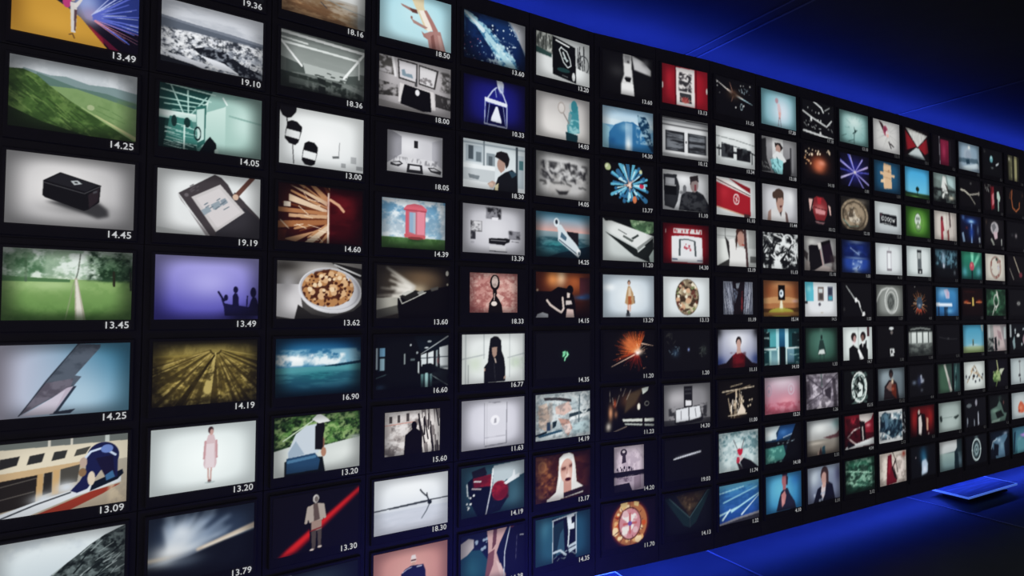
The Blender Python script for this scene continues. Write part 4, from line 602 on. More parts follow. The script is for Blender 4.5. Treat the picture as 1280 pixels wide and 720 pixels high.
# column 10
S(10, 0, '17.30', 'screen showing a pale thin figure seen from behind on a light cyan background',
  'rg b8d4e0 6fa8b4 .55 .55 .75;s cfdce8 .6 .55 .2 .35;e b08c98 .44 .26 .045 .075;p d0bcc2 .45 .34 .52 .32 .56 .5 .56 .66 .5 .66 .46 .5;p d8a8a4 .48 .56 .56 .56 .54 .78 .5 .78;l 7a6a74 .02 .5 .72 .48 .96;l 7a6a74 .02 .53 .72 .56 .96;v .3')
S(10, 1, '13.18', 'screen showing a seated person in white and turquoise in a grey loft',
  'bg 9a9a9c 707074;r c4c6c6 .3 0 .6 .5;s d8d8d8 .4 .2 .12 .2;p 2a2a2c 0 .1 .12 .05 .14 .6 .26 .94 0 .98;z 8a8c8c 10 .2 .03 3 0 .5 .3 1 40 40;r 3c3c40 .8 .2 .84 .95;r 8c8c90 .86 .25 .9 .9;p 141416 .58 .62 .8 .5 .82 1 .56 1;p 241e1e .36 .14 .52 .12 .6 .24 .54 .34 .38 .26;e b08c80 .46 .3 .07 .12;p d8dcdc .3 .5 .42 .36 .56 .4 .7 .6 .56 .7 .3 .7;p 8fd0d4 .24 .62 .44 .56 .6 .62 .58 .98 .44 1 .3 .9;z 1c4a50 12 .2 .025 5 .26 .6 .58 .96 60 40;v .3')
S(10, 2, '11.44', 'screen showing a woman with hair in a bun and a white vest on light grey',
  'rg d4d6da b8b8be .5 .45 .8;s e0e2e4 .8 .3 .15 .3;p 9a7a70 .16 .76 .24 .68 .3 1 .14 1;p d0d0d0 .24 .7 .38 .62 .58 .62 .68 .74 .68 1 .24 1;p 6a5450 .64 .7 .7 .76 .74 1 .66 1;p b08a7c .38 .5 .58 .5 .56 .7 .5 .8 .42 .66;e b08a7c .49 .42 .11 .22;e 4a3830 .47 .22 .13 .13;e 4a3830 .34 .28 .06 .1;p 4a3830 .36 .3 .4 .2 .6 .24 .6 .4 .56 .32 .44 .34 .4 .5;p 5a3030 .48 .56 .56 .54 .54 .6 .5 .62;p 3a3034 .48 .76 .54 .7 .52 .86;v .18')
S(10, 3, '11.13', 'screen showing bold black and white painted brush shapes',
  'bg 16181a 121416;n dfe4e4 1 5 5 14 0 0 1 1 .52;z e4e8e8 16 .35 .06 3 .02 .05 .95 .95 40 50;z 16181a 16 .35 .05 8 .02 .05 .95 .95 -40 50;o e0e4e4 .7 .2 .14 .16 .05;z 16181a 9 .3 .04 5 .5 .4 .95 .9 -50 20')
S(10, 4, '15.14', 'screen showing an amber room with a dark lantern above a green dome',
  'bg 9a5c34 b87848;s c88c5c .5 .1 .3 .15;s 8a4a28 .12 .3 .14 .3;s 8a4a28 .92 .3 .14 .3;p c4905c 0 .5 .3 .45 .7 .45 1 .5 1 .6 0 .64;s c89890 .9 .56 .12 .05;p 5c3a1c 0 .78 1 .74 1 1 0 1;e a09a34 .5 .88 .36 .13;p 9a6a34 0 .88 1 .86 1 .96 0 .97;s c4c478 .5 .72 .06 .1;p e4e0c4 .47 .55 .52 .55 .54 .76 .45 .76;r 100c0a .41 .12 .60 .54;e d8e4ec .5 .36 .06 .11;e 3a5060 .49 .35 .025 .04;v .4')
S(10, 5, '14.10', 'screen showing a cyan lit interior with pale posts and shelves',
  'hg 1c4a50 1c4a50;r 4aa4ac .1 0 .36 .5;gr 2878a0 16486c .42 0 .58 .5;r a0d8e0 .33 0 .42 .55;r b4e0e8 .58 0 .68 .52;r 0c1418 .44 .5 .58 1;r 9ac8c8 .14 .56 .38 1;gr 5c8c98 8ab8c0 .2 .6 .36 1;r dcecec .38 .5 .42 1;r c8e0e0 .6 .52 .64 1;gr 6a98a8 486c80 .65 .56 .84 .95;r 0e2226 0 .1 .16 .5;r a8c4c4 0 .24 .14 .28;z 8ab4b4 8 .15 .03 4 0 .1 .16 1 0 10;r 12282c .78 .14 1 .5;z 8ab4b4 9 .15 .03 6 .74 0 1 1 0 10;r dce8e8 0 .54 .34 .58;r dce8e8 .64 .52 1 .56;v .3')
S(10, 6, '13.21', 'screen showing two faint round dials on soft pink',
  'bg b8a4b4 c86c80;s d4c0cc .5 .1 .4 .3;s e09aa8 .6 .7 .3 .2;o a094a4 .12 .36 .07 .14 .03;o c8bcc8 .74 .36 .08 .14 .03;e 9a8c9c .12 .38 .03 .06;e c0b4c0 .74 .36 .03 .06;n b04c60 .7 8 8 4 0 .7 1 1;v .3')
S(10, 7, '14.18', 'screen showing twin bands of cloud and green shore cut by black',
  'bg 1c3c5c 101822;p c4d4d8 0 0 .42 0 .3 .2 .32 .36 0 .38;s e4ecec .1 .2 .12 .1;p 22508c .42 0 .9 0 .88 .26 .3 .4;s 3a70b0 .5 .2 .12 .1;r 101218 0 .42 1 .56;p 0e1016 .86 0 1 0 1 1 .5 1 .6 .6;p 3a7c74 0 .58 .5 .54 .56 .8 .48 .92 0 1;n 7ac0b0 .8 9 9 4 .05 .6 .45 1 .58;z 9ab0bc 6 .12 .02 3 .35 .44 .85 .52 0 12;l c8d4d8 .02 .5 .34 .74 .27;v .4')
S(10, 8, '4.10', 'screen showing a person in a dark top with crossed arms on bright blue',
  'rg 5cb4d4 2a78b4 .4 .4 .8;s 2c6cb0/.8 .85 .2 .2 .2;p 22243c .28 .98 .36 .66 .42 .48 .52 .4 .6 .4 .66 .56 .8 .8 .84 1;p b87878 .42 .56 .52 .46 .56 .6 .52 .8 .44 .9;e a46068 .51 .18 .07 .18;p a46068 .46 .24 .56 .24 .55 .44 .47 .44;p 34283a .56 .06 .62 .1 .6 .34 .56 .3;p 2c2440 .44 .0 .6 -.02 .6 .06 .46 .06;s d49090 .46 .74 .04 .1;v .35')

# column 11
S(11, 0, '17.18', 'black screen showing scattered white lines with one bent like a tick',
  'bg 111214 0f0f12;l c8cccc .05 .02 .34 .3 .48 .76 .66 .92 .46;l d8dcdc .06 .04 .9 .96 1;l e0e4e4 .05 .36 .0 .6 .14 .66 .26;l a8acac .03 .7 .2 .86 .08;e c8caca .56 .96 .04 .12;z a8acac 12 .12 .03 3 .05 .55 .95 .85 20 40;d c4c8c8 9 .025 5 .05 .1 .95 .8;e d0d4d4 .28 .52 .03 .08')
S(11, 1, '14.18', 'dark screen showing a glowing orange dome fringed with bright sparks',
  'bg 120f10 100d0f;s a84a28 .5 .5 .3 .3;s d06c48 .5 .58 .18 .18;s e08a6c .58 .46 .14 .1;d f0d8b8 16 .03 5 .08 .06 .86 .3;d e0a878 8 .025 8 .04 .3 .25 .55;r 100d0f/.6 0 .8 1 1;v .3')
S(11, 2, '10.12', 'dark screen showing a small suit of red armour with pale shoulders',
  'bg 121013 100e11;p 7a2428 .26 .26 .4 .14 .62 .16 .76 .34 .72 .66 .64 .84 .38 .84 .3 .62;s c06464 .5 .5 .2 .16;p d8b0a8 .16 .24 .3 .24 .28 .5 .2 .6;p d8b0a8 .76 .34 .84 .4 .86 .66 .78 .62;l 141014 .05 .3 .26 .22 .62;l 141014 .05 .74 .3 .8 .62;p b02830 .42 .16 .56 .16 .54 .36 .44 .36;p d08a8c .36 .5 .68 .54 .66 .66 .38 .64;l 4a1418 .02 .3 .46 .72 .52;p 8a6468 .34 .86 .66 .88 .6 .94 .4 .92;v .2')
S(11, 3, '15.18', 'screen showing two open black cases leaning in a pale room',
  'bg a4a4a4 8a8684;s c8c8c4 .2 .14 .2 .14;p 3a3434 0 .4 .12 .5 .1 .72 0 .6;p 141216 .14 .28 .46 .26 .5 .5 .58 .96 .16 1;p 100e12 .16 .26 .44 .24 .42 .38 .2 .42;p 1e1420 .52 .18 .8 .08 .94 .7 .62 .78;p 100e10 .5 .16 .8 .06 .82 .14 .54 .26;p c8c4c0 .4 .2 .52 .16 .52 .32 .46 .38;l b49090 .04 .5 .4 .58 .8;p a89c98 .3 .98 .56 .82 .8 .86 .9 1;p 8c8480 .04 .7 .16 .72 .18 .98 .02 .98;n 3a3030 .6 9 9 5 .8 .5 1 1;v .3')
S(11, 4, '14.5', 'screen showing a white wall with one turquoise panel and two small dark doorways',
  'bg d8dee0 e0e2e6;p 54bcd0 0 0 .26 0 .27 .56 .04 .56;s 8ad8e0 .12 .2 .08 .1;r 2c2c30 0 .56 .08 .62;r 7c706c .4 .14 .58 .54;r c8d0d0 .43 .2 .55 .3;r 4a4444 .44 .34 .56 .5;r 5c6478 .7 .12 .87 .54;r 3fa0b0 .73 .4 .85 .52;r 34384a .73 .16 .84 .36;e 5a5864 .45 .64 .04 .05;e c8c4b8 .52 .88 .05 .02;v .15')
S(11, 5, '1.33', 'screen showing a small figure in a short skirt from behind on dark green',
  'rg 4c7a6c 28483c .5 .4 .75;s 7ca498/.6 .48 .05 .06 .1;p 243a36 .44 .36 .54 .36 .6 .6 .62 .76 .38 .76 .4 .56;p c8d4d0 .42 .64 .56 .62 .6 .76 .38 .77;e 1c2a28 .49 .28 .03 .07;l 2c443e .03 .44 .76 .44 .96;l 2c443e .03 .56 .76 .56 .96;l 12201c .02 .38 .77 .61 .77;v .5')
S(11, 6, '1.26', 'screen showing crossing corridors and stairs in mauve grey',
  'bg b4acb8 9a92a0;p 5c545e 0 .2 .1 .2 .14 .64 0 .7;p c8c0cc .2 .26 .46 .46 .46 .6 .2 .7;p 3a343e .56 .48 .76 .4 .76 .78 .6 .66;p 4a444c .8 .2 .9 .16 .96 1 .86 1;l 4c4652 .03 .06 .1 .5 .46 1 .02;l 5a545e .03 .02 .8 .5 .56 .66 1;l 4c4652 .025 .5 .46 .5 .6;l 6c8480 .06 .46 0 .48 .36;z 4a444e 12 .2 .02 4 .04 .66 .5 1 -20 12;p d0c8d2 .4 .8 .56 .64 .76 .84 .6 1 .3 1;n 342e38 .6 8 8 6;v .25')
S(11, 7, '1.11', 'screen showing a hazy beach with two feet pointing at the sea',
  'bg b8c0c4 8a847c;s d8dcda .4 .25 .3 .2;s 6a9494/.8 .95 .15 .2 .2;gr 8a867e 6c6258 0 .56 1 1;p 5c3c40 .5 .52 .9 .46 1 .36 1 .56 .7 .58;s b4aca0 .3 .65 .3 .05;p 24404c .46 .78 .54 .74 .56 1 .44 1;p 3a2a2c .34 .98 .42 .76 .46 1;s c4a494 .34 .95 .03 .06;s 4a4440/.6 0 .95 .2 .1;v .45')
S(11, 8, '1.11', 'screen showing a long-haired person in an open dark suit jacket on blue grey',
  'bg 8a98ac 646c88;s b0bcc8 .2 .3 .2 .3;s 4a4c70/.8 .95 .3 .15 .3;p 14162a .2 .92 .3 .62 .46 .54 .62 .46 .76 .56 .84 1 .16 1;p c8bcc0 .42 .54 .56 .5 .52 .8 .46 .94 .4 .78;e 3c2a2e .52 .26 .12 .24;e b48c84 .5 .36 .08 .18;p c0988e .44 .46 .55 .46 .54 .6 .46 .62;p 3c2a2e .56 .1 .64 .24 .64 .56 .57 .5;d 9aa4b8 8 .03 4 .2 .72 .5 .96;v .3')

# column 12
S(12, 0, '13.18', 'screen showing a windblown twig on a misty pale teal field',
  'rg a8ccc8 6c9c9a .5 .45 .75;s c4dcd8 .5 .3 .3 .2;y 6a9894 .55 .5 .3 .9 16 0 360 .014 4;l 3a5654 .03 .5 .96 .5 .72 .52 .58;l 2a4444 .03 .46 .66 .53 .6 .6 .54;l 2a4444 .025 .53 .6 .5 .46;l 3a5654 .02 .3 .92 .48 .84;e 243a3a .54 .58 .03 .05;l 4a6a68 .02 .08 .8 .24 .72;v .45')
S(12, 1, '1.01', 'dark screen showing a starburst of violet blue light beams',
  'bg 12112a 0e0d1c;s 2a2c8c .5 .5 .35 .4;t 4a54d0 .1 .02 .0 .24 .5 .54;t c0b4f0 .05 .02 .02 .26 .5 .54;t 5a64d8 .1 .02 .28 0 .5 .54;t c4bcf4 .04 .02 .34 .04 .5 .54;t 9a94e4 .06 .02 .76 .12 .5 .54;t c0b0e8 .07 .02 .94 .32 .5 .54;t 5458c8 .05 .02 1 .5 .5 .54;t a8a0ec .06 .02 .98 .86 .5 .54;t 8c88e0 .06 .02 .8 1 .5 .54;t 6a70dc .06 .02 .28 1 .5 .54;t c8c0f0 .07 .02 .04 .76 .5 .54;t 3c44b4 .05 .02 .0 .5 .5 .54;s e0d8c8 .5 .54 .05 .06;v .2')
S(12, 2, '12.18', 'screen showing an old bronze coin with a profile in relief',
  'bg 2a2826 1c1a18;s 6a6258 .7 .1 .3 .1;e 8a7a64 .46 .55 .48 .5;o b09c80 .46 .55 .44 .46 .04;o 4a4034 .46 .55 .38 .4 .03;e 9c8a72 .44 .55 .34 .36;p c8bca8 .22 .5 .4 .3 .52 .56 .66 .68 .5 .8 .3 .74;p 6a5c4c .3 .36 .44 .34 .4 .6 .26 .62;s d8d0c0 .6 .7 .08 .08;l 7ca498 .03 .08 .7 .3 .9 .6 .86;n 3c342a .6 9 9 3 .05 .1 .9 1 .62;v .3')
S(12, 3, '1.03', 'screen showing moonlit glitter on deep blue water',
  'bg 1c3484 0e1c4c;s 8aa4d8 .5 .04 .3 .08;s 7c98cc .56 .38 .12 .08;s 6a84b0 .5 .54 .4 .04;p 24449c 0 .58 1 .58 1 1 0 1;s 6c8cc8 .52 .8 .16 .2;n a4bce0 .8 10 14 4 .36 .6 .7 1 .55;n 0c1c50 .6 6 10 8 0 .1 1 .5;l 8aa0c8 .03 .3 .24 .6 .44;p 16245c .5 .86 .62 .74 .56 .84;v .6')
S(12, 4, '1.03', 'black screen showing a slender white stroke ending in a bone-like knob',
  'bg 111113 0e0e11;t b4b8b8 .03 .05 .13 .08 .46 .52;l e4e6e6 .06 .46 .48 .56 .56 .6 .7;e e8eaea .46 .5 .04 .08;l c8caca .035 .6 .72 .7 .94;p f0f0f0 .66 .98 .7 .84 .78 .94 .7 1;e e8eaea .73 .9 .03 .05;s 3a3a3a .06 .78 .04 .06')
S(12, 5, '14.7', 'screen showing two waiters in black jackets facing each other on white',
  'bg dce6e4 d4dedc;r b0bcba .5 0 .53 1;r 4a2a30 .82 0 .9 .3;s e4c4cc .36 .42 .06 .1;e 2c2424 .36 .3 .09 .13;e b48c88 .39 .36 .05 .1;p 101214 .2 .64 .34 .54 .5 .66 .56 1 .2 1;e 241c1e .68 .28 .09 .13;e 7c5c54 .66 .34 .05 .1;p 101214 .54 .56 .62 .5 .74 .52 .84 .7 .84 1 .58 1 .54 .76;p f0f4f4 .48 .7 .54 .66 .7 .96 .6 1;p 1c1c20 .72 .6 .78 .4 .8 .42 .8 .7;p f0f0f0 .64 .46 .7 .46 .66 .66;v .12')
S(12, 6, '15.15', 'black screen showing a pale ornate wristwatch dial',
  'bg 0f1112 0d0e10;e c8d8d4 .52 .5 .26 .46;n 4a605c .9 10 10 4 .25 .02 .8 1;e 1c2624 .52 .5 .18 .33;p d8e4e0 .4 .5 .52 .34 .64 .46 .62 .78 .46 .8;e 182422 .46 .56 .05 .14;o e8f0ec .52 .5 .25 .44 .05;z d0dcd8 9 .14 .03 5 .38 .25 .66 .75 60 50;d 141c1c 14 .025 5 .28 .05 .76 .95')
S(12, 7, '4.04', 'screen showing a glossy red car body with curved chrome strips',
  'bg 7a1420 2a0c14;s a42434 .3 .15 .2 .2;p c8c0bc .5 0 1 0 .9 .2 .66 .3 .5 .16;p 8c1c2c .7 .3 1 .14 1 .6 .7 .56;s d07c84 .8 .36 .1 .06;p 181014 .5 .2 .68 .24 .72 .8 .54 .8;l d0c4c0 .05 .1 .64 .3 .46 .5 .4;l c8bcb8 .04 .1 .64 .3 .82 .5 .94;l b4b0ac .06 .6 .4 .62 .76;p d8dcdc 0 1 .04 .92 1 .74 1 .94;p 14101a .1 .74 .36 .9 .1 .96;n 1c0a10 .6 7 7 4 0 .1 .5 .7;v .3')
S(12, 8, '2.12', 'screen showing glossy green leaf veins close up',
  'bg 2f6a52 1c3a30;y 7cb89c .1 .62 .05 1.1 12 -50 20 .04 3;y 6aa48c .95 .9 .1 1.2 12 180 300 .03 8;n 9cc8b0 .7 9 8 5 0 0 .9 .8 .58;n 10261e .8 7 9 9 0 .2 1 1 .56;l a0ccb4 .03 .0 .3 .5 .4 .9 .5;v .55')

# column 13
S(13, 0, '13.11', 'screen showing a red clad figure tumbling across white crumpled sheets',
  'rg d0d0cc b4b4b4 .5 .5 .8;y a4a4a4 .55 .4 .1 .9 18 0 360 .02 4;p 3a2428 .2 .02 .34 .1 .46 .3 .4 .4;e a85468 .46 .32 .09 .17 -20;p d8d0d0 .46 .34 .54 .28 .56 .5 .48 .52;e 84304c .44 .28 .05 .09;l 2a2628 .05 .58 .66 .66 .84;l 2a2628 .04 .64 .7 .76 .78;e e0b0a4 .54 .46 .04 .06;v .15')
S(13, 1, '1.01', 'screen showing beige blocks stacked like a cross on dark teal',
  'bg 1f5274 1a4462;s 2a6488 .5 .5 .3 .4;p d8b48c .36 .06 .64 .1 .66 .84 .36 .88 .34 .5;p d8b48c .22 .34 .78 .4 .76 .48 .24 .44;p e4c49c .26 .6 .4 .56 .4 .7 .24 .68;l b08c64 .02 .36 .5 .66 .54;l b08c64 .02 .36 .3 .64 .33;e b08860 .55 .3 .04 .05;v .4')
S(13, 2, '15.8', 'screen showing a black plaque with white lettering on pale grey',
  'bg c8d0d0 b4bcc0;p 14161a .18 .36 .82 .4 .82 .74 .18 .68;p 4a2430 .2 .38 .26 .38 .26 .46 .2 .46;o e4e8e8 .3 .52 .035 .06 .03;o e4e8e8 .4 .53 .035 .06 .03;o e4e8e8 .5 .54 .035 .06 .03;o e4e8e8 .59 .55 .035 .06 .03;l e4e8e8 .025 .25 .44 .25 .6;l e4e8e8 .025 .66 .5 .68 .61 .7 .53 .72 .61 .75 .5;l a8acac .02 .26 .66 .6 .69;v .15')
S(13, 3, '4.10', 'screen showing a tall clear glass tube standing on white',
  'rg dce2e4 c8d0d2 .5 .5 .8;r d4d8dc .42 .24 .6 .84;l 9a98a0 .03 .43 .26 .43 .84;l a8a6ae .03 .58 .26 .58 .84;r 7a747c .42 .8 .6 .86;r 8c868e .42 .24 .6 .29;l b0aeb4 .02 .5 .12 .5 .24;r e8ecee .47 .3 .53 .8;v .15')
S(13, 4, '1.09', 'screen showing a looping spiral like a fingerprint on grey',
  'rg 9aa09c 70746f .5 .5 .8;l c8ccc8 .06 .0 .55 .08 .36 .2 .18 .4 .1 .6 .12;o c8ccc8 .56 .5 .24 .4 .06;o b4b8b4 .55 .54 .17 .32 .05;e 6c726e .53 .53 .14 .26;z 3a3e3c 16 .16 .03 4 .42 .32 .64 .74 70 40;o 4a4e4c .53 .53 .08 .16 .05;v .3')
S(13, 5, '1.01', 'black screen showing two small white marks, one above the other',
  'bg 101012 0e0e10;e dce2e2 .53 .07 .09 .05;e 6a6462 .54 .2 .05 .06;p d0d4d4 .46 .7 .62 .7 .64 .84 .58 .84 .62 .94 .48 .94;e 1c1c1e .53 .8 .03 .06')
S(13, 6, '15.12', 'screen showing a person in a dark cloak with a glowing chest on slate grey',
  'bg 6c7c84 5c6870;s 8c9ca4 .3 .3 .3 .3;p 241c20 .2 .98 .24 .56 .4 .38 .56 .36 .7 .5 .78 1;p 7c5c54 .3 .6 .42 .44 .56 .44 .52 .74 .4 .7;p 5c2418 .5 .5 .66 .52 .68 1 .5 .8;e 201c1e .48 .18 .08 .13;e 3c2c2a .48 .24 .05 .09;s e8d4b4 .53 .42 .05 .1;s a45038 .54 .66 .06 .06;v .4')
S(13, 7, '2.13', 'screen showing a dark blue butterfly-like shape on white',
  'bg dce0e0 d4d8d8;p 22384a .12 .1 .24 .04 .34 .1 .44 .34 .6 .28 .86 .4 .88 .7 .7 .76 .5 .9 .36 .78 .16 .66 .02 .64;n 0e1a26 .8 8 8 4 .04 .1 .86 .9 .5;p 4a6a80 .2 .1 .3 .08 .36 .5 .24 .6;e d4dcdc .36 .7 .04 .06;n 5c8090 .7 12 10 9 .1 .1 .86 .85 .64;r 16181c .87 0 1 1;z c8ccd0 10 .15 .03 3 .88 .15 1 .95 80 30;v .15', None)
S(13, 8, '', 'screen showing a red sash crossing a cream statue-like face',
  'bg c8bcb0 a89c94;n e0d8cc .8 6 6 3;p 6a1424 .3 .1 .44 .06 .46 .5 .6 .6 .62 .96 .24 1 .26 .6;p 8c1c2c .36 .14 .42 .4 .36 .7 .3 .6;p 1c1216 .44 .5 .6 .2 .64 .9 .54 .8;s d8bcb0 .54 .46 .04 .12;e d4c8c0 .76 .5 .2 .34;n 8c8078 .6 8 8 6 .6 .1 1 1 .6;s a44030 .9 .12 .08 .1;l 3c3430 .03 .48 .0 .6 .3 .66 .66;v .2')

# column 14
S(14, 0, '13.1', 'screen showing white and red cloth triangles meeting at a point',
  'bg 1a1214 141012;p c8c8c4 .06 .02 .96 .14 .54 .6;z 9c9c98 10 .5 .02 3 .3 .1 .8 .45 90 30;p 8c1c24 .04 .1 .5 .58 .1 .76;p 8c1c24 .92 .24 1 .7 .84 .8 .56 .6;s 3a0c10/.7 .05 .7 .1 .2;p b8c4c4 .48 .62 .6 .64 .86 .98 .14 .9;s 4c5c60/.9 .5 .98 .4 .1;v .4')
S(14, 1, '1.1', 'screen showing a lone dark tree under vivid blue sky',
  'bg 3aa4dc 6cc4e4;gr 3c6438 2c4c24 0 .84 1 1;p 1c3c2c 0 .82 .3 .84 .6 .88 1 .86 1 .92 0 .9;l 16241c .05 .5 .9 .5 .74;e 16281c .5 .7 .07 .08;s 74b854 .4 .96 .2 .03;v .3')
S(14, 2, '1.1', 'screen showing a pale oval face on bright green',
  'rg 7cc050 2c5c18 .5 .5 .62;e c8d4c8 .48 .42 .12 .2;s 4c5c50 .45 .38 .04 .06;s 4c5c50 .53 .38 .04 .06;e 7c9474 .5 .64 .1 .1;s 5c6c58 .49 .52 .03 .05;e c4d0b4 .5 .64 .04 .05;o 4a6444 .5 .5 .15 .3 .03;v .3')
S(14, 3, '1.1', 'screen showing a slim grey bottle standing on white',
  'rg d8e0e0 c4d0d0 .5 .5 .8;p 8c9494 .42 .16 .6 .16 .6 .88 .44 .88;r 24282c .42 .12 .6 .2;r 2c3034 .44 .74 .62 .9;p 5c6468 .44 .4 .58 .4 .6 .72 .44 .72;l e4e8e8 .03 .5 .22 .5 .4;e d8dcdc .54 .84 .03 .04;v .15')
S(14, 4, '4.0', 'black screen showing an orange and white starburst around a slate core',
  'bg 110f10 0f0d0e;y d8844c .48 .58 .16 .56 18 0 360 .035 3;y f0e0c4 .48 .58 .18 .5 10 10 370 .022 8;y e04830 .48 .58 .2 .5 8 40 140 .04 5;e 34485c .48 .56 .12 .2;s 8ca0b4 .48 .64 .06 .06;e 9c9c9c .3 .02 .02 .04;v .2')
S(14, 5, '1.10', 'screen showing a grey hall with a row of bright windows and a curved ceiling',
  'bg 4c5452 6c7470;p 1c2020 0 0 1 0 1 .18 0 .18;l a0a8a4 .05 .1 .12 .5 .08 .9 .13;gr d4dcd8 c4ccc8 .02 .22 .98 .56;r 3c4442 .1 .2 .13 .56;r 3c4442 .32 .2 .36 .56;r 3c4442 .56 .2 .6 .56;r 3c4442 .8 .2 .84 .56;gr 7c8480 3c4240 0 .56 1 1;s 1c2020 .54 .86 .12 .08;n 2c3030 .7 9 12 4 0 .6 1 1;v .4')
S(14, 6, '4.4', 'dark screen showing a small pale blue figure in shadow',
  'bg 121215 101013;s 8c98b0 .48 .46 .06 .12;s 5c687c .2 .54 .1 .08;p a8b0c0 .44 .32 .5 .3 .54 .56 .46 .56;s 2c3450 .4 .5 .1 .2;s 4c505c .5 .8 .06 .06;s 9ca4b4 .56 .5 .05 .08')
S(14, 7, '1.1', 'screen showing a pale dancer before a dark red curtain',
  'bg 6c1418 2c0a0e;s 8c1c1c .85 .4 .2 .4;s 8c1c1c .15 .4 .16 .4;p 140c10 .3 .2 .6 .3 .66 1 .26 1;p c8c0bc .34 .36 .44 .3 .48 .6 .44 .96 .34 .9;e b4a49c .36 .2 .04 .08;p b88c74 .66 .4 .74 .44 .72 .86 .66 .8;s e0d8d4 .74 .94 .03 .05;v .5')
S(14, 8, '', 'dark screen showing a glowing pale blue cone of light',
  'bg 101218 0e1016;s 1c4c6c .5 .3 .16 .3;s 3c7c9c .54 .5 .1 .2;f .03;p a8bcd0 .44 .48 .6 .44 .68 .6 .66 .88 .42 .94;f .02;s d0d8e8 .55 .76 .07 .12;e 8c8088 .2 .34 .02 .03')

# column 15
S(15, 0, '1.1', 'dark screen showing a narrow magenta panel between thin white rails',
  'bg 131014 110f12;gr 7a1c38 5c142a .34 .1 .72 1;s 9c2c4c .5 .5 .1 .3;l a8a4b0 .03 .3 .0 .32 1;l 4c4450 .03 .78 .1 .78 1;v .2')
S(15, 1, '1.1', 'screen showing a white robed figure in a grey-green street',
  'bg 8ca4a0 4c5654;p a8c4c4 .58 0 1 .04 1 .5 .66 .34;p 6c7c78 0 .2 .3 .26 .36 .5 0 .52;r 24282a 0 .52 .34 .6;p d4d8d4 .42 .06 .54 .1 .6 .4 .66 .8 .4 .86 .34 .5;p 4c4844 .5 .3 .64 .44 .66 .7;n 1c2020 .8 7 7 4 0 .5 1 1 .52;s c8c4b0 .8 .8 .14 .08;r 141618 .3 .86 .56 1;v .35')
S(15, 2, '1.1', 'screen showing slim red figures among white hanging drapes',
  'hg ccc4bc bcb4ac;s dcd8d0 .5 .4 .1 .4;p 9c3440 .28 .3 .38 .28 .44 .66 .38 .7 .4 1 .28 1;e 6c1c28 .34 .26 .05 .09;p 7c4844 .56 .66 .64 .6 .66 1 .58 1;p 5c4c4c .64 .0 .7 .0 .74 .5 .68 .56;l a89c94 .03 .54 0 .52 1;l a49890 .03 .82 .1 .86 1;v .25')
S(15, 3, '1.1', 'dark screen showing a pale waterfall of light through blue foliage',
  'bg 1c3440 0e1216;n 5c8ca0 .8 10 6 4 0 .05 1 .55 .54;s 8cacc0 .36 .3 .09 .3;s d0d4e4 .38 .58 .05 .12;z 6c98a8 12 .3 .03 6 .05 .1 .95 .55 86 12;r 0e1013/.8 0 .66 1 1;s 5c646c .86 .8 .06 .1;v .4')
S(15, 4, '5.1', 'screen showing a pale pink figure behind a bright blue-lit counter',
  'bg 3c8cc4 2c68a4;s 7cb4dc .3 .2 .2 .2;p b4bcd8 .34 .1 .5 .06 .6 .2 .6 .4 .44 .4;s c0a0b8 .52 .24 .06 .14;p dce8f4 .0 .54 .7 .56 .72 .66 0 .66;r 1c3c64 .08 .66 .14 1;p 16304c .34 .68 .52 .68 .5 1 .34 1;s 5ca4d4 .6 .82 .16 .1;v .3')
S(15, 5, '1.11', 'nearly black screen showing one faint level glint',
  'bg 101013 0f0f12;s 5c5c60 .5 .46 .05 .03;l 3c3c40 .02 .1 .4 .5 .48 .9 .47')
S(15, 6, '1.1', 'screen showing a white leaning plank between dark green strips',
  'hg 34483c 2c4440;p 3c5c48 .04 .06 .3 .02 .5 .96 .1 1;p b4b4ac .26 .04 .34 .02 .62 .94 .54 .98;s 8c7c80 .5 .7 .04 .2;r 0e1012 .62 0 .72 1;p 2c4c4c .72 .0 .98 .04 .98 .92 .72 1;l 7c9c98 .03 .82 .06 .74 .9;s 10181c .8 .5 .05 .14;v .3')
S(15, 7, '1.1', 'screen showing a small dark aircraft above a pale grey horizon',
  'rg a8b8b4 8c9c98 .5 .6 .8;p 24302e .04 .46 .14 .44 .16 .62 .1 .66 .06 .6;l 6c7c78 .02 .16 .52 .6 .52;p 2c3836 .64 .54 .84 .48 .92 .5 .82 .58 .74 .62;v .25')
S(15, 8, '', 'screen showing a hooded figure at the side of an empty grey-green room',
  'hg a4b4b0 2c4048;gr c0c4c4 b4bcbc 0 0 .8 .4;gr 8ca4a0 5c787c 0 .42 .72 1;r 24343a .76 0 1 .45;p 14242c .66 .4 .74 .34 .82 .5 .86 1 .64 1;s 5c7484 .92 .75 .08 .2;e 1c2c34 .76 .4 .05 .1;v .35')

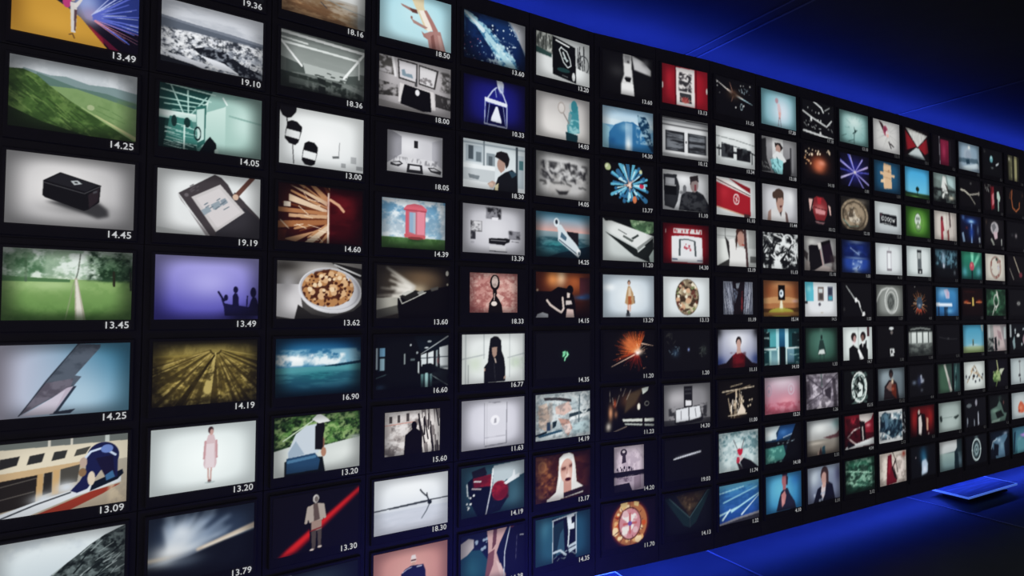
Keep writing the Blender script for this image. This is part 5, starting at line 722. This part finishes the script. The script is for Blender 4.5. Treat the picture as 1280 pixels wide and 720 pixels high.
# column 16
S(16, 0, '1.1', 'screen showing a misty grey-blue landscape with a bright moonlike spot',
  'bg 7c98ac 8ca0b0;s a4b0bc .4 .4 .2 .3;s f0f0e8 .5 .14 .06 .08;e 8c9cac .46 .44 .14 .18;p 4c6474 .02 .58 .9 .5 .96 .66 .0 .74;p 243c4c .34 .6 .5 .56 .52 .74 .36 .76;p b8c8d0 .2 .86 .9 .66 .98 .84 .4 .94;s c0d0d4 .4 .92 .3 .08;v .35')
S(16, 1, '1.1', 'black screen showing a thin cream curve splitting into two arms',
  'bg 111012 0f0e10;l c8c4b4 .06 .06 .42 .24 .44 .46 .56;l a8a498 .05 .46 .56 .9 .46;l 9c988c .04 .46 .56 .74 .86;e 8c8880 .92 .46 .04 .08;s 5c5c5c .54 .14 .05 .05')
S(16, 2, '1.1', 'dark screen showing blue stage lights over a glowing post',
  'bg 141a3c 0e1020;s 2c5cb4 .5 .2 .3 .12;s b0dcf0 .52 .22 .14 .06;s 4c74b8 .14 .1 .08 .1;r 8cb0e0 .5 .3 .56 1;s 1c3c8c .52 .6 .14 .3;p 7c98b8 .06 .66 .14 .62 .22 .96 .12 .98;p 98a4b0 .86 .76 .94 .74 .96 .94 .88 .94;s 5c2428 .3 .46 .06 .06;s 4c5c78 .84 .5 .06 .2;v .2')
S(16, 3, '1.1', 'screen showing a red microphone in green and cyan beams',
  'bg 2c8c6c 16504c;p 7cd8b4 .44 0 .6 0 .56 .5 .5 .5;p 6cc4a4 .84 0 .98 .02 .62 .56 .54 .5;s 5ca8b0 .84 .7 .16 .2;s 4ca4ac .14 .74 .16 .2;f .03;e b44858 .5 .52 .11 .16;e d87078 .48 .48 .04 .06;r 14242c .47 .66 .54 1;v .35')
S(16, 4, '1.1', 'dark screen showing red glowing bars beside a yellow mark',
  'bg 1c0c0a 140a0a;s a43c20 .2 .5 .14 .07;s a43c20 .82 .48 .14 .07;l d88450 .035 .08 .52 .4 .54;l d07848 .035 .66 .5 .94 .5;p c8b058 .48 .34 .54 .34 .56 .62 .48 .64;l 4c1814 .02 .1 .14 .6 .14;v .2')
S(16, 5, '1.1', 'screen showing a tiny tower on a sandy plain under turquoise sky',
  'bg 3c94b8 7cb8cc;gr 9cb090 7c9458 0 .76 1 1;p c4ccc0 .84 .02 .96 0 .94 .3;s b4c8c8 .5 .72 .3 .04;r 4c5c50 .44 .52 .5 .74;p 6c7c70 .42 .52 .52 .52 .5 .58 .44 .58;v .3')
S(16, 6, '1.1', 'screen showing a necklace laid in a peaked arch on white',
  'rg d4dcd8 c0c8c4 .5 .5 .8;l a4947c .05 .14 .72 .3 .5 .5 .16 .72 .5 .88 .66;d 3c4048 16 .035 4 .1 .44 .9 .72;d c0a888 10 .04 8 .3 .24 .72 .56;d 5c5450 6 .03 3 .42 .16 .6 .4;e 2c3038 .46 .52 .06 .06;v .15')
S(16, 7, '1.1', 'almost black screen showing faint grey bottle shapes in two tiers',
  'bg 121318 101116;z 8c94a0 3 .3 .05 3 .1 .6 .7 .95 88 4;e 5c6468 .2 .24 .12 .07;e 8c8c98 .54 .16 .05 .12;p a0a4b0 .6 .5 .64 .46 .66 .94 .6 .96;l 7c8490 .03 .1 .66 .1 .96')
S(16, 8, '', 'dark screen showing a pale oval emblem with a ringed centre',
  'bg 101319 0e1016;o b4c8c8 .5 .5 .2 .36 .07;e 3c5054 .5 .5 .15 .28;o 8ca4a8 .5 .5 .08 .16 .06;s c0d0d0 .5 .5 .03 .06;z 8ca0a4 8 .1 .03 4 .34 .3 .66 .7 80 60;s 5c7074 .5 .06 .1 .05')

# column 17
S(17, 0, '1.1', 'dark screen showing a small teal lantern with a tilted handle',
  'bg 111214 0f1012;e 5c98a0 .44 .36 .08 .13;e a8c8cc .43 .3 .04 .05;p b4bcc0 .66 .52 .84 .42 .8 .52 .68 .58;s 6c7474 .48 .68 .08 .04;s 3c3c3c .1 .12 .05 .06')
S(17, 1, '1.1', 'dark screen showing a red curtained form beside a white figure',
  'bg 151012 121012;p 7c2028 .36 .1 .52 .08 .54 .9 .38 .96;p c06c74 .42 .4 .52 .3 .54 .7 .44 .8;z b4b8b4 5 .3 .03 3 .08 .04 .36 .3 70 20;p a8c0b4 .68 .26 .78 .22 .86 .46 .82 .62 .68 .5;r 9cb8ac .72 .56 .77 .98;s 4c1418 .4 .2 .06 .2;v .2')
S(17, 2, '1.1', 'dark screen showing a white-haired person in smoky grey light',
  'bg 1c1a1c 131214;s 5c5c60 .5 .3 .2 .2;e a8a4a8 .52 .34 .2 .24;p c0a8b0 .44 .5 .66 .46 .66 .7 .52 .76;p 6c6c70 .36 .24 .52 .14 .6 .3 .44 .5;p 8c9088 .3 .76 .36 .7 .52 .96 .44 1;r a4a8a4 .84 .72 .89 .96;s 4c3c30 .1 .14 .04 .1;v .2')
S(17, 3, '1.1', 'screen showing a ring of tiny faces sketched on cream paper',
  'bg ccc8bc c4c0b4;o a4887c .52 .5 .26 .38 .08;o 6c6460 .5 .48 .22 .34 .02;d 8c5c54 10 .04 4 .3 .14 .76 .88;e 3c4c44 .58 .2 .06 .06;s b4b4c0 .66 .5 .06 .1;v .12')
S(17, 4, '1.1', 'screen showing a looped white ribbon on mottled dark green',
  'bg 2c5c40 1c3c28;n 4c8460 .7 7 6 3;n 14281c .7 6 6 8;o b0b4ac .5 .44 .12 .22 .07;p c8c8c0 .5 .04 .58 .1 .62 .4 .54 .3;l b8bcb4 .06 .44 .62 .3 .96;l c4c4bc .05 .56 .6 .46 .78;v .35')
S(17, 5, '1.1', 'screen showing a pinkish classical torso between white columns',
  'hg 8c9490 8c8488;p b8a8a8 .3 .04 .66 .06 .8 .5 .96 1 .3 1 .34 .5;p 9c8488 .5 .2 .7 .3 .74 .6 .56 .5;r c0c8c8 .04 .0 .14 .5;r b8c4c4 .86 .1 .98 .55;p 10161a .36 .5 .46 .46 .5 .96 .38 1;n 141c1c .9 8 8 4 .02 .5 .34 1 .52;s 3c4844 .58 .7 .05 .14;v .25')
S(17, 6, '1.1', 'dark screen showing a curled green leaf with a pale stalk',
  'bg 12121a 101016;e 4c6c38 .42 .6 .2 .2 -20;n a4bc7c .8 9 9 4 .24 .42 .62 .8 .55;l a8b07c .07 .44 0 .5 .36 .42 .5;p b8c0a8 .56 .36 .84 .34 .7 .5 .66 .6;l 6c844c .05 .46 .76 .38 .98;v .2')
S(17, 7, '1.1', 'dark screen showing the teal-grey form of a sculpted torso',
  'bg 14181a 121416;p 4c645c .06 .5 .4 .4 .52 .2 .6 .3 .74 .66 .9 .7 .8 .96 .1 1;s 6c8c7c .3 .56 .2 .08;p 141a1a .3 .62 .6 .56 .76 .78 .4 .86;p 7c9488 .1 .9 .56 .86 .5 .96 .1 1;s 2c3c38 .55 .12 .1 .14;s 7c4c48 .74 .3 .03 .08;v .25')
S(17, 8, '', 'dark screen showing a ghostly blue horse and rider',
  'bg 14202e 101624;p 4c6c84 .08 .5 .3 .24 .6 .2 .86 .1 .9 .26 .7 .5 .76 1 .3 1 .2 .7;s 98b4c8 .46 .34 .1 .08;p 0e1420 .2 .42 .44 .5 .4 .9 .16 .86;s 6c90a4 .6 .56 .12 .2;s 8c9cb4 .8 .12 .14 .05;l a4b8c4 .04 .06 .6 .14 .36 .36 .28;v .3')

# column 18
S(18, 0, '1.1', 'narrow dim picture of golden green cloth folds',
  'bg 3c3c2c 2c2c22;r 4c4c38 .1 0 .4 1;r 8c8860 .6 .0 .8 1;r 24241c .42 0 .54 1;s c0bca0 .14 .16 .08 .1;l 98946c .03 .3 .1 .34 .95;v .35', (.15, .0, .85, .744))
S(18, 1, '1.1', 'dark screen showing an unclosed orange ring',
  'bg 121010 100f0f;l a85c34 .06 .34 .08 .3 .4 .36 .74 .54 .86 .72 .72 .74 .5;l 6c3c24 .05 .2 .4 .24 .2 .34 .06;s 3c2c24 .92 .2 .05 .08')
S(18, 2, '1.1', 'almost black screen showing a tiny pale smudge in its lower half',
  'bg 101012 0f0f11;s 8c8488 .5 .52 .07 .1;s 2c2c30 .3 .5 .1 .08')
S(18, 3, '1.1', 'dark screen showing two slanting cream batons',
  'bg 131112 111011;t c8bca4 .05 .05 .34 .04 .66 .7;e 6c3038 .7 .72 .09 .1;t 8c8880 .04 .05 .1 .5 .3 .9;v .2')
S(18, 4, '1.1', 'black screen showing one small white oval dot',
  'bg 101012 0f0f11;e dcdcd8 .54 .52 .09 .06;s 5c5c5c .54 .52 .12 .1')
S(18, 5, '1.1', 'dark screen showing pale vertical slivers and scattered white flecks',
  'bg 12161a 101215;r b4c0c4 .0 .02 .1 .5;p 7c9498 .14 .66 .26 .44 .3 .9 .2 .98;e d0d4d4 .46 .44 .09 .06;p 8c747c .7 .6 .78 .4 .84 .66 .76 .8;d a4b0b4 8 .04 4 .3 .05 .95 .8;v .2')
S(18, 6, '1.1', 'screen showing a thin dark pendulum on pale grey',
  'rg b8c4c4 a0acb0 .5 .5 .8;e 5c5c60 .5 .14 .07 .03;r 6c6c70 .48 .14 .52 .7;e 44444a .48 .66 .06 .06;p 54545a .48 .76 .54 .76 .54 .92 .5 .94;v .12')
S(18, 7, '1.1', 'screen showing an orange flask on soft white',
  'rg bcc4c4 98a4a8 .5 .5 .8;p c45c40 .34 .56 .42 .42 .5 .34 .6 .4 .72 .54 .74 .72 .6 .8 .38 .76;s d88464 .5 .6 .1 .1;s 8c3020 .4 .7 .06 .05;v .15')
S(18, 8, '', 'screen showing a violet streak drifting over a misty teal pane',
  'bg 3c6c84 2c5c68;s 6ca0a8 .4 .6 .2 .3;p 16283c .1 .2 .18 .16 .1 .9 .04 .94;p 8c6cb4 .4 .3 .98 .24 1 .36 .6 .42;s a484c8 .6 .34 .14 .06;p 4c8490 .3 .5 .9 .44 .9 .9 .24 1;v .3')

# ------------------------------------------------------------------ the setting
def sheet(pts2, z0, z1):
    """An upright slab whose front follows the plan points, 0.12 m deep towards the back."""
    V, F = [], []
    n = len(pts2)
    for (fx, fy), (bx, by) in pts2:
        V += [(fx, fy, z0), (fx, fy, z1), (bx, by, z0), (bx, by, z1)]
    for i in range(n - 1):
        a, b = 4 * i, 4 * i + 4
        F += [(a, b, b + 1, a + 1), (a + 2, a + 3, b + 3, b + 2), (a + 1, b + 1, b + 3, a + 3), (a, a + 2, b + 2, b)]
    F += [(0, 1, 3, 2), (4 * n - 4, 4 * n - 2, 4 * n - 1, 4 * n - 3)]
    return V, F


WALL_DEPTH = 0.12
seams = [c * PITCH - (PITCH - PIC_W) / 2 + (SEAM_GAP / 2 if c == 6 else SEAM_GAP if c > 6 else 0) for c in range(0, 31)]
seams = [s * UNIT for s in seams]
GROOVE = 0.0035


def wall_points():
    """Front/back plan points of the wall with a shallow groove at every cabinet seam."""
    pts = []
    marks = []
    for s in seams:
        if -0.5 < s < 9.6:
            marks += [(s - GROOVE / 2 - 1e-4, 0), (s - GROOVE / 2, -.006), (s + GROOVE / 2, -.006), (s + GROOVE / 2 + 1e-4, 0)]
    marks = [(-0.5, 0)] + marks + [(9.6, 0)]
    for r in RUNS[1:]:
        if not any(abs(m[0] - r[0]) < .006 for m in marks):
            marks.append((r[0], 0))
    marks.sort()
    for um, off in marks:
        i = run_of(um)
        al = um - run_zero(i)
        pts.append((plan(i, al, off), plan(i, al, -WALL_DEPTH)))
    return pts


parts = []
row_z = lambda v: WALL_TOP + (V_TOP - v) * UNIT
bands = [WALL_BOTTOM] + sorted(row_z(v) for v in (1.89, 3.89, 6.89)) + [WALL_TOP]
pts = wall_points()
for k in range(len(bands) - 1):
    parts.append(sheet(pts, bands[k] + (.0012 if k else 0), bands[k + 1] - (.0012 if k < len(bands) - 2 else 0)))
inner = [(plan(run_of(u), u - run_zero(run_of(u)), -.008), plan(run_of(u), u - run_zero(run_of(u)), -.10)) for u in (-0.49, RUNS[1][0], RUNS[2][0], RUNS[3][0], 9.58)]
parts.append(sheet(inner, WALL_BOTTOM + .002, WALL_TOP - .002))
# the plinth the wall stands on, set well back
back = [(plan(run_of(u), u - run_zero(run_of(u)), -.60), plan(run_of(u), u - run_zero(run_of(u)), -.80)) for u in (-0.5, RUNS[1][0], RUNS[2][0], RUNS[3][0], 9.6)]
parts.append(sheet(back, 0.0, CEIL_Z))
for u in (-0.4, 1.8, 4.4, 6.2, 8.0, 9.5):            # struts between the plinth wall and the screen wall
    i = run_of(u)
    al = u - run_zero(i)
    a, b, c, d = plan(i, al - .03, -.11), plan(i, al + .03, -.11), plan(i, al + .03, -.62), plan(i, al - .03, -.62)
    z0, z1 = 1.4, 1.5
    V = [(p[0], p[1], z) for z in (z0, z1) for p in (a, b, c, d)]
    parts.append((V, [(0, 3, 2, 1), (4, 5, 6, 7), (0, 1, 5, 4), (1, 2, 6, 5), (2, 3, 7, 6), (3, 0, 4, 7)]))
wall = link('wall_left', mesh('wall_left', *join(parts)), mat=M_WALL)
tag(wall, kind='structure')


def ground(name, z0, z1, mat):
    v, f = box_data(-6, -3, z0, 12, 14, z1)
    o = link(name, mesh(name, v, f), mat=mat)
    tag(o, kind='structure')


ground('floor', -.1, FLOOR_Z, M_FLOOR)
ground('ceiling', CEIL_Z, CEIL_Z + .1, M_CEIL)


def strip(name, run, along, off0, off1, w, z0, z1, mat):
    a, b, c, d = plan(run, along - w / 2, off0), plan(run, along + w / 2, off0), plan(run, along + w / 2, off1), plan(run, along - w / 2, off1)
    V = [(p[0], p[1], z) for z in (z0, z1) for p in (a, b, c, d)]
    o = link(name, mesh(name, V, [(0, 3, 2, 1), (4, 5, 6, 7), (0, 1, 5, 4), (1, 2, 6, 5), (2, 3, 7, 6), (3, 0, 4, 7)]), mat=mat)
    tag(o, kind='structure')


strip('trim_1', 3, .34, -.6, 3.5, .012, CEIL_Z - .006, CEIL_Z, M_DARK)
strip('trim_2', 3, .44, -.6, 3.5, .016, CEIL_Z - .006, CEIL_Z, M_DARK)
strip('trim_3', 3, 2.93, -.6, 3.5, .020, CEIL_Z - .006, CEIL_Z, M_DARK)
strip('trim_4', 3, .44, -.6, 2.5, .014, FLOOR_Z, FLOOR_Z + .004, M_STRIP)
strip('trim_5', 3, 2.85, -.6, 2.5, .014, FLOOR_Z, FLOOR_Z + .004, M_STRIP)

# ------------------------------------------------------------------ the screens
WIDTHS = [0, 170, 140, 122, 108, 98, 88, 82, 74, 66, 60, 54, 50, 47, 44, 42, 40, 38, 36]
_codes = {}


def code_mesh(text, shade):
    key = (text, shade)
    if key not in _codes:
        cu = bpy.data.curves.new('numerals', 'FONT')
        cu.body = text
        cu.size = 0.0315
        cu.offset = 0.0002
        cu.align_x = 'RIGHT'
        cu.space_character = 1.03
        cu.resolution_u = 3
        ob = bpy.data.objects.new('numerals', cu)
        C.objects.link(ob)
        dg = bpy.context.evaluated_depsgraph_get()
        me = bpy.data.meshes.new_from_object(ob.evaluated_get(dg))
        bpy.data.objects.remove(ob)
        bpy.data.curves.remove(cu)
        co = np.empty(len(me.vertices) * 3)
        me.vertices.foreach_get('co', co)
        co = co.reshape(-1, 3)
        w = co[:, 0].max() - co[:, 0].min()
        co[:, 0] -= co[:, 0].max()
        if w > .075:
            co[:, 0] *= .072 / w
        co = np.stack([co[:, 0], np.zeros(len(co)), co[:, 1]], 1)
        me.vertices.foreach_set('co', co.ravel())
        me.update()
        me.materials.clear()
        me.materials.append(M_CODES[shade])
        _codes[key] = me
    return _codes[key]


def picture_mesh(ops, w, h, nw):
    """A finely divided panel w x h metres, top left at the origin, its image stored point by point."""
    nh = max(12, int(round(nw * h / w)))
    img = paint(ops, nw, nh)
    xs = np.linspace(0, w, nw)
    zs = np.linspace(0, -h, nh)
    gx, gz = np.meshgrid(xs, zs)
    co = np.stack([gx.ravel(), np.zeros(nw * nh), gz.ravel()], 1)
    i = np.arange(nw * nh).reshape(nh, nw)
    q = np.stack([i[1:, :-1], i[1:, 1:], i[:-1, 1:], i[:-1, :-1]], -1).reshape(-1, 4)
    me = bpy.data.meshes.new('picture')
    me.vertices.add(len(co))
    me.vertices.foreach_set('co', co.ravel())
    me.loops.add(q.size)
    me.loops.foreach_set('vertex_index', q.ravel())
    me.polygons.add(len(q))
    me.polygons.foreach_set('loop_start', np.arange(0, q.size, 4))
    me.polygons.foreach_set('loop_total', np.full(len(q), 4))
    me.update(calc_edges=True)
    at = me.attributes.new('picture', 'FLOAT_COLOR', 'POINT')
    rgba = np.ones((nw * nh, 4), np.float32)
    rgba[:, :3] = img.reshape(-1, 3)
    at.data.foreach_set('color', rgba.ravel())
    return me


T = 0.012                                            # how far a housing stands off the wall
hv, hf = box_data(-.012, -T, -(PIC_H + .125) * UNIT, PIC_W * UNIT + .012, 0, .012, bev=.003)
HOUSING = mesh('housing', hv, hf)
HOUSING.materials.append(M_HOUSING)

for col, row, code, label, ops, rect in SCREENS:
    u = (col - 1) * PITCH + (SEAM_GAP if col > 6 else 0)
    um = u * UNIT
    i = run_of(um)
    x, y = plan(i, um - run_zero(i), 0)
    a = RUNS[i][3]
    root = bpy.data.objects.new('mounted_screen', None)
    C.objects.link(root)
    root.empty_display_size = .05
    root.location = (x, y, row_z(row))
    root.rotation_euler = (0, 0, math.pi / 2 - a)
    tag(root, label, 'screen', 'lit picture screens on the black wall')
    link('housing', HOUSING, root)
    u0, v0, u1, v1 = rect or (0, 0, PIC_W, PIC_H)
    pic = link('picture', picture_mesh(ops, (u1 - u0) * UNIT, (v1 - v0) * UNIT, WIDTHS[col]), root, M_PIC)
    pic.location = (u0 * UNIT, -T - .0015, -v0 * UNIT)
    if code:
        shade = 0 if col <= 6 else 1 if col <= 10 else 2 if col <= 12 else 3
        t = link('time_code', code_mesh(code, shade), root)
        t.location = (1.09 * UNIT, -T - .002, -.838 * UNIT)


# ------------------------------------------------------------------ low tables at the foot of the wall
M_GLASS = glass_top()


def low_table(run, along, off, length, depth, label, z=.28):
    root = bpy.data.objects.new('low_table', None)
    C.objects.link(root)
    x, y = plan(run, along, off)
    root.location = (x, y, 0)
    root.rotation_euler = (0, 0, math.pi / 2 - RUNS[run][3])
    tag(root, label, 'table')
    t = .015
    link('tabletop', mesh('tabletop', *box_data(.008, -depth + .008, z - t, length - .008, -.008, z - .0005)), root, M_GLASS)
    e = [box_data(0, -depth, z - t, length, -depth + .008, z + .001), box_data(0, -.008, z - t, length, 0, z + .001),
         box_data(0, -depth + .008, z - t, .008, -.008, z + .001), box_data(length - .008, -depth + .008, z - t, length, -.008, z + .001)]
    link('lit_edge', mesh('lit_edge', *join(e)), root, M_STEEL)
    v, f = box_data(length * .1, -depth * .85, .0, length * .9, -depth * .15, .010)
    v2, f2 = box_data(length * .2, -depth * .75, .010, length * .8, -depth * .25, z - t)
    link('foot', mesh('foot', *join([(v, f), (v2, f2)])), root, M_FOOT)
    return root


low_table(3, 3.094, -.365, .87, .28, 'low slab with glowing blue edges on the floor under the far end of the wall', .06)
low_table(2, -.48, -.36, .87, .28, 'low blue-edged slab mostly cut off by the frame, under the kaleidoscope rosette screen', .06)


# ------------------------------------------------------------------ light: blue strips above and below the wall
def strip_light(name, run, u0, u1, off, z, tilt, power, col, width=.06):
    ld = bpy.data.lights.new(name, 'AREA')
    ld.shape = 'RECTANGLE'
    ld.size = u1 - u0
    ld.size_y = width
    ld.energy = power * (u1 - u0)
    ld.color = col
    o = bpy.data.objects.new(name, ld)
    C.objects.link(o)
    x, y = plan(run, (u0 + u1) / 2, off)
    o.location = (x, y, z)
    o.rotation_mode = 'XYZ'
    o.rotation_euler = (tilt, 0, math.pi / 2 - RUNS[run][3])
    return o


BLUE = (0.028, 0.075, 1.0)
TOP_P = [10.5, 10.5, 10.5, 8.5]
BOT_P = [7.0, 7.0, 6.5, 4.8]
for i, (s, e, p, a) in enumerate(RUNS):
    z0 = run_zero(i)
    spans = [(s - z0, e - z0)] if i < 3 else [(0, 2.0), (2.0, 4.2), (4.2, 6.4)]
    for u0, u1 in spans:
        strip_light('blue_ceiling_wash', i, u0, u1, -.42, WALL_TOP + .02, math.radians(180 - 12), TOP_P[i], BLUE)
        strip_light('blue_floor_wash', i, u0, u1, -.40, WALL_BOTTOM - .04, math.radians(12), BOT_P[i], BLUE)

for i, al, pw in ((1, .3, .8), (1, 1.0, 1.3)):          # added lights outside the frame, giving the lower wall its blue haze
    strip_light('added_haze_light', i, al - .25, al + .25, .75, .06, math.radians(103), pw * 1.6, (0.05, 0.06, 1.0), .04)

world = bpy.data.worlds.new('dim room')
scene.world = world
world.use_nodes = True
bgn = world.node_tree.nodes['Background']
bgn.inputs['Color'].default_value = (0.80, 0.74, 1.0, 1)
bgn.inputs['Strength'].default_value = 0.085

# ------------------------------------------------------------------ camera
cam = bpy.data.cameras.new('camera')
cam.sensor_width = 36.0
cam.lens = 741.745 / 1280 * 36.0
cam.clip_start = 0.02
co = bpy.data.objects.new('camera', cam)
C.objects.link(co)
from mathutils import Matrix, Vector
pi_, ro = 0.036592, 0.0031445
cr, sr, cp, sp = math.cos(ro), math.sin(ro), math.cos(pi_), math.sin(pi_)
A_ = Vector((1, 0, 0))
B_ = Vector((0, sp, -cp))
right = A_ * cr - B_ * sr
down = A_ * sr + B_ * cr
fwd = Vector((0, cp, sp))
m = Matrix((right, -down, -fwd)).transposed().to_4x4()
m.translation = Vector((0, 0, CAM_H))
co.matrix_world = m
scene.camera = co
